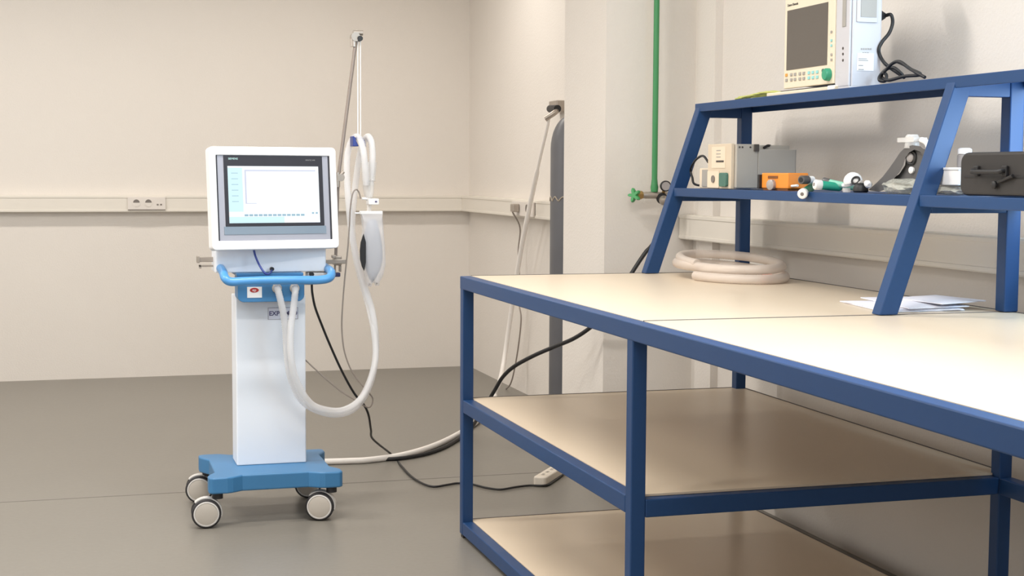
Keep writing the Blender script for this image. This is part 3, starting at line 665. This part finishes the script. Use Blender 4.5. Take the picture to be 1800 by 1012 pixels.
MB().lathe(rg+Vector((.004, -.004, -.004)), (-.35, -1, -.35), [(0, .018), (.018, .018), (.028, .014), (.031, .006)], 24).build('regulator_knob', 'nickel', gp, smooth=True)
MB().tube([(2.33, 5.50, 1.13), (2.32, 5.53, 1.15), (px+.07, py, zz)], .010, 10, 3).build('hose_tail', 'nickel', gp, smooth=True)

# ------------------------------------------------------------------ things on the bench top
# coiled hose
cc = atZ(1285, 474, H+.02); cl = MB(); pts = []
c1 = Vector((2.13, 4.56, H)); rx_, ry_ = .165, .33
for k in range(0, 37):
    a = R(196+k*20); rr = 1-.0*k; z = H+.0165+.031*min(1, max(0, (k-8)/14))+.020*(1+math.sin(a))/2*min(1, max(0, (k-8)/10))
    off = .012*math.sin(k*.7)
    pts.append((c1.x+(rx_+off)*math.cos(a)*(1 if k < 18 else .94), c1.y+(ry_*.86+off)*math.sin(a)*(1 if k < 18 else .93)+(.0 if k < 20 else -.0), z))
ch = thing('coiled_hose', 'translucent whitish hose coiled twice on the bench under the rack', 'hose', (c1.x, c1.y, H))
cl.tube(pts, .0155, 14, 4, corr=.03, cstep=.008).build('tubing', 'coil', ch, smooth=True)
a = Vector(pts[0]); 
pe = atZ(1355, 489, H+.016); MB().lathe(pe+Vector((-.03, 0, 0)), (1, .15, 0), [(0, .012), (.004, .0145), (.034, .0145), (.04, .011)], 18).build('end_fitting', 'pinkish', ch, smooth=True)
# papers
pa = thing('paper_stack', 'loose white brochures and papers lying by the foot of the rack', 'papers', (2.15, 3.5, H))
def sheet(corners, z, name='sheet', lift=0, m='paper'):
    m_ = MB(); n = 6; C4 = [Vector((a, b, 0)) for a, b in corners]; vs = []
    for lay in (0, .0025):
        for i in range(n+1):
            for j in range(n+1):
                s, t = i/n, j/n; p = C4[0].lerp(C4[1], s).lerp(C4[3].lerp(C4[2], s), t); p.z = z+lay+lift*(math.sin(math.pi*s)*math.sin(math.pi*t)); vs.append(p)
    k = (n+1)**2; fs = []
    for i in range(n):
        for j in range(n):
            q = (i*(n+1)+j, (i+1)*(n+1)+j, (i+1)*(n+1)+j+1, i*(n+1)+j+1); fs += [q[::-1], tuple(x+k for x in q)]
    for i in range(n):
        fs += [(i, i+1, k+i+1, k+i), (n*(n+1)+i, n*(n+1)+i+1, k+n*(n+1)+i+1, k+n*(n+1)+i)]
        fs += [(i*(n+1), (i+1)*(n+1), k+(i+1)*(n+1), k+i*(n+1)), (i*(n+1)+n, (i+1)*(n+1)+n, k+(i+1)*(n+1)+n, k+i*(n+1)+n)]
    m_.add(vs, fs); return m_.build(name, m, pa, smooth=True)
def zc(*uv): return [tuple(atZ(u, v, H+.004))[:2] for u, v in uv]
sheet([(1.985, 3.32), (2.22, 3.32), (2.26, 3.60), (2.03, 3.63)], H+.0015)
sheet([(2.00, 3.34), (2.21, 3.31), (2.20, 3.58), (2.02, 3.59)], H+.0045, lift=.004)
sheet([(2.05, 3.31), (2.24, 3.33), (2.25, 3.62), (2.10, 3.64)], H+.0095, lift=.010)
sheet([(2.14, 3.30), (2.31, 3.36), (2.28, 3.55), (2.12, 3.50)], H+.020, lift=.006)
q = MB().box(2.06, 2.10, 3.40, 3.56, H+.0125, H+.0135)

# ------------------------------------------------------------------ things on the rack's middle shelf
Z1 = ZR+.001
# beige instrument with grey metal housing
it = thing('measuring_instrument', 'beige and grey boxy instrument with green connector, on the middle shelf', 'instrument', (2.05, 4.45, Z1))
MB().box(2.052, 2.25, 4.372, 4.545, Z1+.003, Z1+.143).build('side_casing', 'case_grey', it, bevel=.003)
MB().box(2.040, 2.052, 4.368, 4.549, Z1+.001, Z1+.147).build('front_panel', 'instr', it, bevel=.002)
MB().box(2.0385, 2.0400, 4.41, 4.515, Z1+.068, Z1+.138).build('type_plate', 'instr_light', it)
q = MB(); q.box(2.0375, 2.0385, 4.42, 4.478, Z1+.087, Z1+.093); q.build('type_print', 'dark', it)
q = MB()
for k in (.103, .113, .124): q.box(2.0378, 2.0384, 4.445, 4.478, Z1+k, Z1+k+.003)
q.build('fine_print', 'key_grey', it)
MB().box(2.037, 2.0398, 4.455, 4.545, Z1+.003, Z1+.058).build('lower_plate', 'instr_light', it, bevel=.001)
MB().cyl((2.037, 4.495, Z1+.032), (2.033, 4.495, Z1+.032), .012).build('round_port', 'hole', it, smooth=True)
MB().rbox(2.030, 2.0398, 4.385, 4.440, Z1+.008, Z1+.053, .008, 'x').build('green_connector', 'connector', it, bevel=.002)
MB().box(2.0525, 2.128, 4.353, 4.3715, Z1+.004, Z1+.145).build('casing_step', 'case_grey', it, bevel=.002)
q = MB()
for x_ in (2.062, 2.072, 2.10): q.cyl((x_, 4.354, Z1+.135), (x_, 4.351, Z1+.135), .003, seg=12)
q.build('screw', 'dark', it, smooth=True)
MB().box(2.112, 2.128, 4.345, 4.353, Z1+.122, Z1+.145).build('bracket', 'dark', it, bevel=.001)
MB().box(2.1285, 2.262, 4.352, 4.3715, Z1+.004, Z1+.129).build('rear_casing', 'case_grey', it, bevel=.002)
MB().box(2.262, 2.268, 4.36, 4.50, Z1+.01, Z1+.129).build('rear_flange', 'key_grey', it, bevel=.001)
a = atY(1347, 258, 4.36); MB().tube([atY(1343, 260, 4.36), atY(1350, 256, 4.37), atY(1356, 258, 4.39), atY(1359, 264, 4.40)], .0045, 10).build('top_cord', 'black', it, smooth=True)
MB().tube([(2.045, 4.556, Z1+.088), atX(1236, 274, 2.05), atX(1225, 279, 2.06), atX(1217, 290, 2.08), atX(1214, 300, 2.09), atX(1217, 312, 2.09), atX(1222, 324, 2.09), (2.08, 4.60, Z1+.006), (2.07, 4.58, Z1+.005)], .004, 10).build('cable', 'black', it, smooth=True)
# small speaker-like box
sb = thing('module_box', 'small cream module box with side buttons left of the beige instrument', 'box', (2.06, 4.62, Z1))
MB().box(2.06, 2.14, 4.572, 4.662, Z1, Z1+.068).build('body', 'instr_light', sb, bevel=.003)
MB().box(2.057, 2.06, 4.585, 4.635, Z1+.006, Z1+.063).build('grille', 'key_grey', sb, bevel=.001)
q = MB()
for k in (.014, .034, .052): q.cyl((2.06, 4.577, Z1+k), (2.055, 4.577, Z1+k), .005, seg=14)
q.build('button', 'connector', sb, smooth=True)
# orange device
og = thing('orange_module', 'bright orange plastic module with print, right of the beige instrument', 'module', (2.045, 4.1, Z1))
MB().box(2.047, 2.115, 3.985, 4.16, Z1+.006, Z1+.053).build('body', 'orange', og, bevel=.003)
MB().box(2.05, 2.11, 3.99, 4.155, Z1, Z1+.006).build('base', 'orange_dark', og)
MB().box(2.0455, 2.047, 4.05, 4.115, Z1+.036, Z1+.044).build('print', 'orange_dark', og)
MB().box(2.038, 2.060, 4.16, 4.172, Z1+.004, Z1+.048).build('end_cap', 'black', og, bevel=.002)
MB().lathe((2.047, 4.08, Z1+.017), (-1, -.3, 0), [(0, .016), (.014, .016), (.017, .012)], 22).build('dial', 'gauge', og, smooth=True)
# white lead lying beside
tag(MB().tube([atX(1376, 325, 2.06), atX(1388, 327, 2.06), atX(1402, 326, 2.06)], .004, 10).build('white_tube', 'white', smooth=True), 'short white tube lying between the orange module and the green torches', 'tube')
# torches / laryngoscope handles
def torch(a, b, r, capm, bodym, lab, capl=.022):
    a, b = Vector(a), Vector(b); d = (b-a).normalized()
    t = thing('handle_torch', lab, 'torch', a)
    MB().lathe(a, d, [(0, r*.80), (.003, r), (capl-.002, r), (capl, r*.93)], 22).build('cap', capm, t, smooth=True)
    MB().lathe(a-d*.001, d, [(0, r*.36), (.0015, r*.34)], 16).build('lens', 'hole', t, smooth=True)
    MB().lathe(a+d*capl, d, [(0, r*.88), ((b-a).length-capl-.006, r*.82), ((b-a).length-capl, r*.6)], 22).build('barrel', bodym, t, smooth=True)
    return t
torch(atX(1410, 341, 2.005), (2.10, 3.93, Z1+.014), .0145, 'white', 'dkgreen', 'white-capped green torch hanging over the shelf edge, lowest of its bunch')
torch(atX(1431, 324, 2.02), (2.10, 3.76, Z1+.013), .0145, 'white', 'teal', 'white-capped teal torch lying on top of its bunch')
torch(atX(1446, 318, 2.06), (2.12, 3.72, Z1+.012), .011, 'charcoal', 'teal_light', 'pale teal torch with dark cap behind the bunch')
q = thing('threaded_adapter', 'grey round adapter with dark opening behind the white torch caps', 'adapter', atX(1408, 316, 2.03))
a = atX(1408, 316, 2.03)
MB().lathe(a, (.9, .43, 0), [(0, .011), (.002, .0125), (.03, .0125), (.034, .009)], 22).build('sleeve', 'charcoal', q, smooth=True)
MB().lathe(a-Vector((.9, .43, 0)).normalized()*.001, (.9, .43, 0), [(0, .0075), (.0015, .007)], 18).build('opening', 'black', q, smooth=True)
MB().lathe(a+Vector((.9, .43, 0)).normalized()*.034, (.9, .43, 0), [(0, .011), (.02, .011), (.024, .007)], 22).build('collar', 'white', q, smooth=True)
# white dome mask & black valve
dmk = thing('breathing_mask', 'white domed mask sitting on a black valve, centre of the middle shelf', 'mask', (2.10, 3.70, Z1))
a = atX(1500, 313, 2.10)
MB().lathe(a+Vector((.0, .0, -.012)), (-.25, .1, 1), [(0, .026), (.006, .0265), (.014, .024), (.022, .018), (.027, .010), (.029, .002)], 26).build('shell', 'white', dmk, smooth=True)
MB().tube([a+Vector((0, -.015, -.010)), a+Vector((.0, -.045, -.018))], lambda t: .014-.004*t, 14, 4).build('nozzle', 'clear', dmk, smooth=True)
bv = thing('black_valve', 'black valve with white side ports under the white mask', 'valve', (2.09, 3.66, Z1))
a = atX(1513, 330, 2.09)
MB().lathe((a.x, a.y, Z1), (0, 0, 1), [(0, .018), (.004, .021), (.016, .020), (.022, .015), (.026, .008)], 20).build('body', 'black', bv, smooth=True)
MB().torus(atX(1504, 317, 2.09), (-.8, -.5, .5), .011, .003, 20, 8).build('ring', 'black', bv, smooth=True)
MB().cyl(atX(1482, 326, 2.08), atX(1497, 323, 2.09), .006).build('port', 'white', bv, smooth=True)
MB().lathe(atX(1523, 321, 2.085), (-.2, -1, -.3), [(0, .007), (.01, .010), (.02, .010), (.026, .006)], 18).build('port', 'white', bv, smooth=True)
a = atX(1488, 333, 2.08); MB().cyl((a.x, a.y, Z1), (a.x, a.y, Z1+.012), .011).build('port', 'clear', bv, smooth=True)
# charcoal headgear: swept strap rising to a ring with white discs
hg = thing('mask_headgear', 'curved charcoal headgear with ring and clear top connector, by the slanted leg', 'headgear', (2.13, 3.5, Z1))
top = [(1526, 334), (1540, 322), (1552, 310), (1562, 297), (1572, 283), (1582, 268), (1592, 258), (1604, 255), (1618, 257), (1630, 268), (1636, 285), (1637, 310)]
bot = [(1545, 337), (1556, 333), (1565, 324), (1573, 312), (1581, 303), (1588, 290), (1592, 276), (1598, 268), (1607, 263), (1617, 266), (1623, 275), (1624, 292)]
m = MB(); vs = []
nn = len(top)
for xx in (2.105, 2.135):
    for (tu, tv), (bu, bv_) in zip(top, bot):
        vs += [atX(tu, tv, xx), atX(bu, bv_, xx)]
k = 2*nn; fs = []
for i in range(nn-1):
    a0, a1, b0, b1 = 2*i, 2*i+1, 2*i+2, 2*i+3
    fs += [(a0, a1, b1, b0), (k+a0, k+b0, k+b1, k+a1), (a0, b0, k+b0, k+a0), (a1, k+a1, k+b1, b1)]
fs += [(0, k, k+1, 1), (2*nn-2, 2*nn-1, k+2*nn-1, k+2*nn-2)]
m.add(vs, fs); m.build('strap', 'charcoal', hg, bevel=.004)
def XP(uvs, x): return [(atX(u, v, x).y, atX(u, v, x).z) for u, v in uvs]
MB().prism(XP([(1600, 262), (1620, 262), (1632, 275), (1634, 300), (1628, 325), (1600, 326), (1574, 325), (1572, 312), (1582, 305), (1592, 290), (1594, 272)], 2.12), 2.117, 2.131, 'x').build('shell', 'charcoal', hg, bevel=.003)
MB().torus(atX(1602, 277, 2.113), (1, .2, 0), .017, .0035, 28, 10).build('ring', 'black', hg, smooth=True)
MB().lathe(atX(1601, 277, 2.115), (-1, -.2, 0), [(0, .0125), (.004, .0125), (.006, .010)], 22).build('disc', 'gauge', hg, smooth=True)
MB().lathe(atX(1604, 299, 2.116), (-1, -.2, 0), [(0, .009), (.006, .009), (.008, .005)], 18).build('stud', 'white', hg, smooth=True)
q = MB(); a = atX(1607, 247, 2.12); q.rbox(2.10, 2.14, a.y-.03, a.y+.05, a.z-.004, a.z+.008, .003, 'x'); q.lathe((2.12, a.y+.01, a.z-.02), (0, 0, 1), [(0, .02), (.016, .018), (.03, .018), (.036, .014)], 20)
q.build('connector', 'clear', hg, smooth=True)
MB().tube([atX(1620, 246, 2.12), atX(1630, 252, 2.12), atX(1634, 266, 2.12)], .008, 12).build('elbow', 'white', hg, smooth=True)
# crumpled bags
def crumple(name, c, rx, ry, rz, m, label, cat, seed):
    rnd = random.Random(seed); bm = bmesh.new(); bmesh.ops.create_icosphere(bm, subdivisions=3, radius=1)
    from mathutils import noise
    for v in bm.verts:
        n_ = noise.noise(v.co*2.2+Vector((seed, 0, 0)))*.35+noise.noise(v.co*6+Vector((0, seed, 0)))*.18
        v.co *= 1+n_; v.co.z = max(v.co.z, -.75)
    mb = MB(); mb.add([Vector((c[0]+v.co.x*rx, c[1]+v.co.y*ry, c[2]+(v.co.z+.75)*rz)) for v in bm.verts], [tuple(v.index for v in f.verts) for f in bm.faces]); bm.free()
    return tag(mb.build(name, m, smooth=True), label, cat)
c = atX(1592, 330, 2.085); crumple('plastic_bag', (c.x, c.y, Z1), .032, .105, .022, 'bagclear', 'crumpled clear plastic bag in front of the charcoal headgear', 'bag', 3)
c = atX(1607, 325, 2.16); crumple('folded_cloth', (c.x, c.y, Z1), .026, .06, .026, 'bagolive', 'olive green packet behind the clear bag at the slanted leg', 'packet', 8)
# cartons and bottle right of the slanted leg
a = atX(1660, 320, 2.12)
bx = thing('white_carton', 'bright white carton between the slanted leg and the black case', 'carton', (2.13, a.y-.03, Z1))
MB().box(2.10, 2.20, a.y-.09, a.y+.045, Z1+.024, Z1+.062).build('box', 'white', bx, bevel=.002)
MB().box(2.098, 2.202, a.y-.092, a.y+.047, Z1+.062, Z1+.068).build('lid', 'white', bx, bevel=.001)
crumple('wrapped_packet', (2.14, a.y-.02, Z1), .05, .07, .014, 'bagclear', 'flattened clear wrapped packet under the white carton', 'packet', 5)
bt = thing('pill_bottle', 'small bottle with white cap standing on the white carton', 'bottle', (2.15, a.y-.04, Z1+.068))
bb = Vector((2.15, a.y-.04, Z1+.068))
MB().lathe(bb, (0, 0, 1), [(0, .016), (.002, .018), (.030, .018), (.034, .014)], 22).build('bottle_body', 'gauge', bt, smooth=True)
MB().lathe(bb+Vector((0, 0, .034)), (0, 0, 1), [(0, .017), (.012, .017), (.015, .012)], 22).build('bottle_cap', 'white', bt, smooth=True)
# black carrying case
bk = thing('carrying_case', 'black hard carrying case with folding handle lying on the shelf', 'case', (2.07, 2.9, Z1))
CY0, CY1, CZ1 = 2.66, 3.085, Z1+.103
MB().rbox(2.035, 2.165, CY0, CY1, Z1+.054, CZ1, .022, 'x').build('lid', 'case_black', bk, bevel=.006, segs=3) if False else None
MB().rbox(2.038, 2.17, CY0, CY1, Z1+.001, CZ1, .026, 'x', 7).build('shell', 'case_black', bk, bevel=.007, segs=3)
MB().box(2.0355, 2.038, CY0+.03, CY1-.02, Z1+.044, Z1+.047).build('seam_line', 'black', bk)
hy0, hy1, hz = 2.90, 3.01, Z1+.047
q = MB(); q.tube([(2.037, hy1, hz+.012), (2.024, hy1, hz+.012), (2.020, hy1-.01, hz+.010), (2.020, hy0+.01, hz+.010), (2.024, hy0, hz+.012), (2.037, hy0, hz+.012)], .0055, 12, 3)
q.build('handle', 'black', bk, smooth=True)
for y_ in (hy0, hy1): MB().box(2.030, 2.038, y_-.009, y_+.009, hz+.0, hz+.024).build('handle_mount', 'black', bk, bevel=.002)
q = MB(); a = atX(1749, 325, 2.034); q.lathe(a, (-1, 0, 0), [(0, .0095), (.005, .0095), (.007, .007)], 20); b_ = atX(1783, 309, 2.034); q.tube([a+Vector((-.002, -.015, .007)), b_+Vector((-.004, 0, 0))], .004, 10, 0)
q.build('latch', 'black', bk, smooth=True)

# ------------------------------------------------------------------ things on the top shelf
Z2 = ZT+.0015
px0 = 2.140; pmY0, pmY1 = atX(1467, 80, px0).y, atX(1377.5, 150, px0).y; bayN = atX(1492, 80, px0).y
pm = thing('patient_monitor', 'cream patient monitor with dark screen and green knob on top of the rack', 'patient monitor', (2.16, 4.02, Z2))
zb = Z2+.024
MB().box(px0+.012, px0+.04, pmY0+.004, pmY1-.004, zb, zb+.30).build('front_housing', 'pm_cream', pm, bevel=.004)
MB().box(px0, px0+.012, pmY0, pmY1, zb-.004, zb+.302).build('front_bezel', 'pm_cream', pm, bevel=.003)
s0, s1 = 3.925, 4.192-.01
sy0 = atX(1455, 60, px0).y; sy1 = atX(1384, 60, px0).y
szb = atX(1420, 118.5, px0).z; szt = atX(1422, 11, px0).z
MB().box(px0-.0015, px0, sy0, sy1, szb, szt).build('screen', 'pm_screen', pm)
text('maker_lettering', 'Datex-Ohmeda', .011, 'dark', pm, (px0-.0008, atX(1394, 8, px0).y, atX(1394, 8, px0).z), (R(90), 0, R(-90)), .0003)
def key(u, v, m, w=.013, h=.009): p = atX(u, v, px0); MB().box(px0-.003, px0, p.y-w/2, p.y+w/2, p.z-h/2, p.z+h/2).build('key', m, pm, bevel=.001)
for row, dv_ in ((0, 0), (1, 9)):
    for i, u in enumerate((1383, 1391.5, 1398, 1406.5, 1413.5, 1422.5, 1429.5, 1437)):
        key(u, 132-(u-1383)*.105+dv_, ('key_orange' if (i == 0 and row == 0) else 'key_grey' if i < 5 else 'key_cyan'))
for v in (56, 71, 80, 96, 105): key(1462, v, 'key_cyan' if v in (71, 80) else 'key_grey', .008, .007)
a = atX(1457, 131, px0); MB().lathe(a, (-1, 0, 0), [(0, .0185), (.012, .018), (.016, .015), (.017, .006)], 28).build('rotary_knob', 'pm_green', pm, smooth=True)
a = atX(1447, 124, px0); MB().lathe(a, (-1, 0, 0), [(0, .006), (.003, .005)], 14).build('small_button', 'connector', pm, smooth=True)
# plug-in module frame: white body beside the display (near side)
MB().box(px0+.002, px0+.009, bayN+.001, pmY0-.002, zb-.016, zb+.34).build('module_bay', 'pm_white', pm, bevel=.003)
q = MB(); a = atX(1486, 20, px0+.004); q.box(px0-.0005, px0+.002, a.y-.010, a.y+.010, zb+.155, zb+.34); q.build('module_slot', 'key_grey', pm, bevel=.001)
q = MB()
for v in (85, 95, 106): a = atX(1483, v, px0+.004); q.lathe(a, (-1, 0, 0), [(0, .0045), (.003, .004)], 12)
q.build('jack', 'dark', pm, smooth=True)
yf = bayN-.004; pxr = atY(1549, 100, yf).x
MB().box(px0+.0095, pxr, yf, pmY0-.003, zb-.018, zb+.34).build('rear_body', 'pm_white', pm, bevel=.004)
MB().box(px0+.042, pxr, pmY0-.001, 4.15, zb, zb+.30).build('back_cover', 'pm_white', pm, bevel=.004)
def NP(u, v): return atY(u, v, yf)
a, b_ = NP(1506, 0), NP(1541, 40); MB().rbox(a.x, b_.x, yf-.005, yf-.0005, b_.z, a.z+.10, .003).build('vent_frame', 'pm_white', pm, bevel=.001)
a, b_ = NP(1512, 0), NP(1539, 31); q = MB(); q.box(a.x, b_.x, yf-.0065, yf-.005, b_.z, a.z+.09); q.build('vent_grille', 'key_grey', pm)
a, b_ = NP(1513, 97), NP(1535, 125); q = MB().box(a.x-.012, b_.x, yf-.0015, yf-.0004, b_.z, a.z+.006); q.build('rating_label', 'paper', pm)
q = MB()
for (u_, v_, n_) in ((1513, 86, 5), (1516, 93, 3)):
    for k in range(n_): a = NP(u_+k*4, v_); q.box(a.x, a.x+.0052, yf-.0012, yf-.0002, a.z-.0022, a.z+.0022)
q.build('stamp_marks', 'key_grey', pm)
q = MB()
for i, v in enumerate((103, 106, 115, 122)): a = NP(1509, v); q.box(a.x-.001, a.x+(.026, .030, .014, .016)[i], yf-.0022, yf-.0015, a.z-.0012, a.z+.0012)
q.build('fine_print', 'key_grey', pm)
MB().box(px0+.001, pxr+.002, yf-.002, pmY0-.003, Z2, Z2+.008).build('stand_foot', 'pm_white', pm, bevel=.002)
# mains plug with black lead
a = NP(1548, 24)
pg = thing('mains_lead', 'black mains lead plugged into the patient monitor, coiling down onto the shelf', 'cable', (a.x, yf, Z2))
MB().hexa([(pxr+.001, yf+.012, a.z-.022), (pxr+.001, yf+.036, a.z-.022), (pxr+.001, yf+.036, a.z+.014), (pxr+.001, yf+.012, a.z+.014)], [(pxr+.024, yf+.018, a.z-.010), (pxr+.024, yf+.030, a.z-.010), (pxr+.024, yf+.030, a.z+.004), (pxr+.024, yf+.018, a.z+.004)]).build('plug', 'black', pg, bevel=.003)
def Q(u, v, y=3.80): return atY(u, v, y)
lead = [Vector((pxr+.022, yf+.024, a.z-.003)), Q(1566, 26), Q(1569, 40), Q(1563, 58), Q(1551, 73), Q(1545, 86), Q(1547, 98), Q(1556, 112, 3.78), Q(1572, 124, 3.76), Q(1590, 136, 3.72)]
MB().tube(lead, .0052, 10, 8).build('lead', 'black', pg, smooth=True)
lp = [Q(1590, 137, 3.72), Q(1583, 128, 3.72), Q(1571, 119, 3.74), Q(1558, 122, 3.76), Q(1547, 133, 3.76), Q(1546, 141, 3.75), Q(1556, 142, 3.74), Q(1558, 132, 3.74), Q(1552, 128, 3.75), Q(1550, 136, 3.76), Q(1562, 141, 3.72), Q(1590, 134, 3.66), Q(1618, 131, 3.60), Q(1600, 121, 3.62), Q(1585, 110, 3.66), Q(1577, 108, 3.68), Q(1568, 112, 3.70), Q(1560, 120, 3.72), Q(1553, 127, 3.73)]
MB().tube(lp, .0048, 10, 8).build('coiled_lead', 'black', pg, smooth=True)
tl = [Q(1577, 108, 3.68), Q(1590, 114, 3.65), Q(1608, 126, 3.58), Q(1626, 136, 3.54)]
MB().tube(tl, .0048, 10, 6).build('lead_tail', 'black', pg, smooth=True)
# flat tray beneath the monitor
tr = thing('flat_tray', 'flat white tray under the patient monitor at the shelf edge', 'tray', (2.15, 4.1, Z2))
MB().box(2.132, 2.22, 3.868, 4.31, Z2, Z2+.012).build('tray_body', 'pm_cream', tr, bevel=.003)
MB().box(2.145, 2.215, 3.875, 4.25, Z2+.0125, Z2+.0155).build('rubber_mat', 'black', tr)
q = MB(); q.box(2.129, 2.15, 3.87, 3.91, Z2+.001, Z2+.014); q.build('tray_end', 'white', tr, bevel=.003)
# bundle of yellow-green wires
wb_ = MB(); rnd = random.Random(4)
for k in range(6):
    pts = []; o_ = rnd.uniform(-.006, .006)
    for i in range(9):
        s_ = i/8; yy_ = 4.22+.33*s_; pts.append((2.16+.02*math.sin(s_*5+k)+o_, yy_, Z2+.005+.014*math.sin(math.pi*min(1, s_*1.05))**1*(0.4+.12*k)*.8+.001*k))
    pts += [(2.175+o_, 4.565-.006*k, Z2+.006), (2.195+o_, 4.52, Z2+.005+.001*k), (2.20, 4.42, Z2+.008+.002*k), (2.195, 4.33, Z2+.006)]
    wb_.tube(pts, .0028, 8, 4)
tag(wb_.build('wire_bundle', 'ygreen', smooth=True), 'loop of yellow-green wires lying on the rack top left of the patient monitor', 'cable')

for o in bpy.data.objects:
    if '_o' in o: del o['_o']
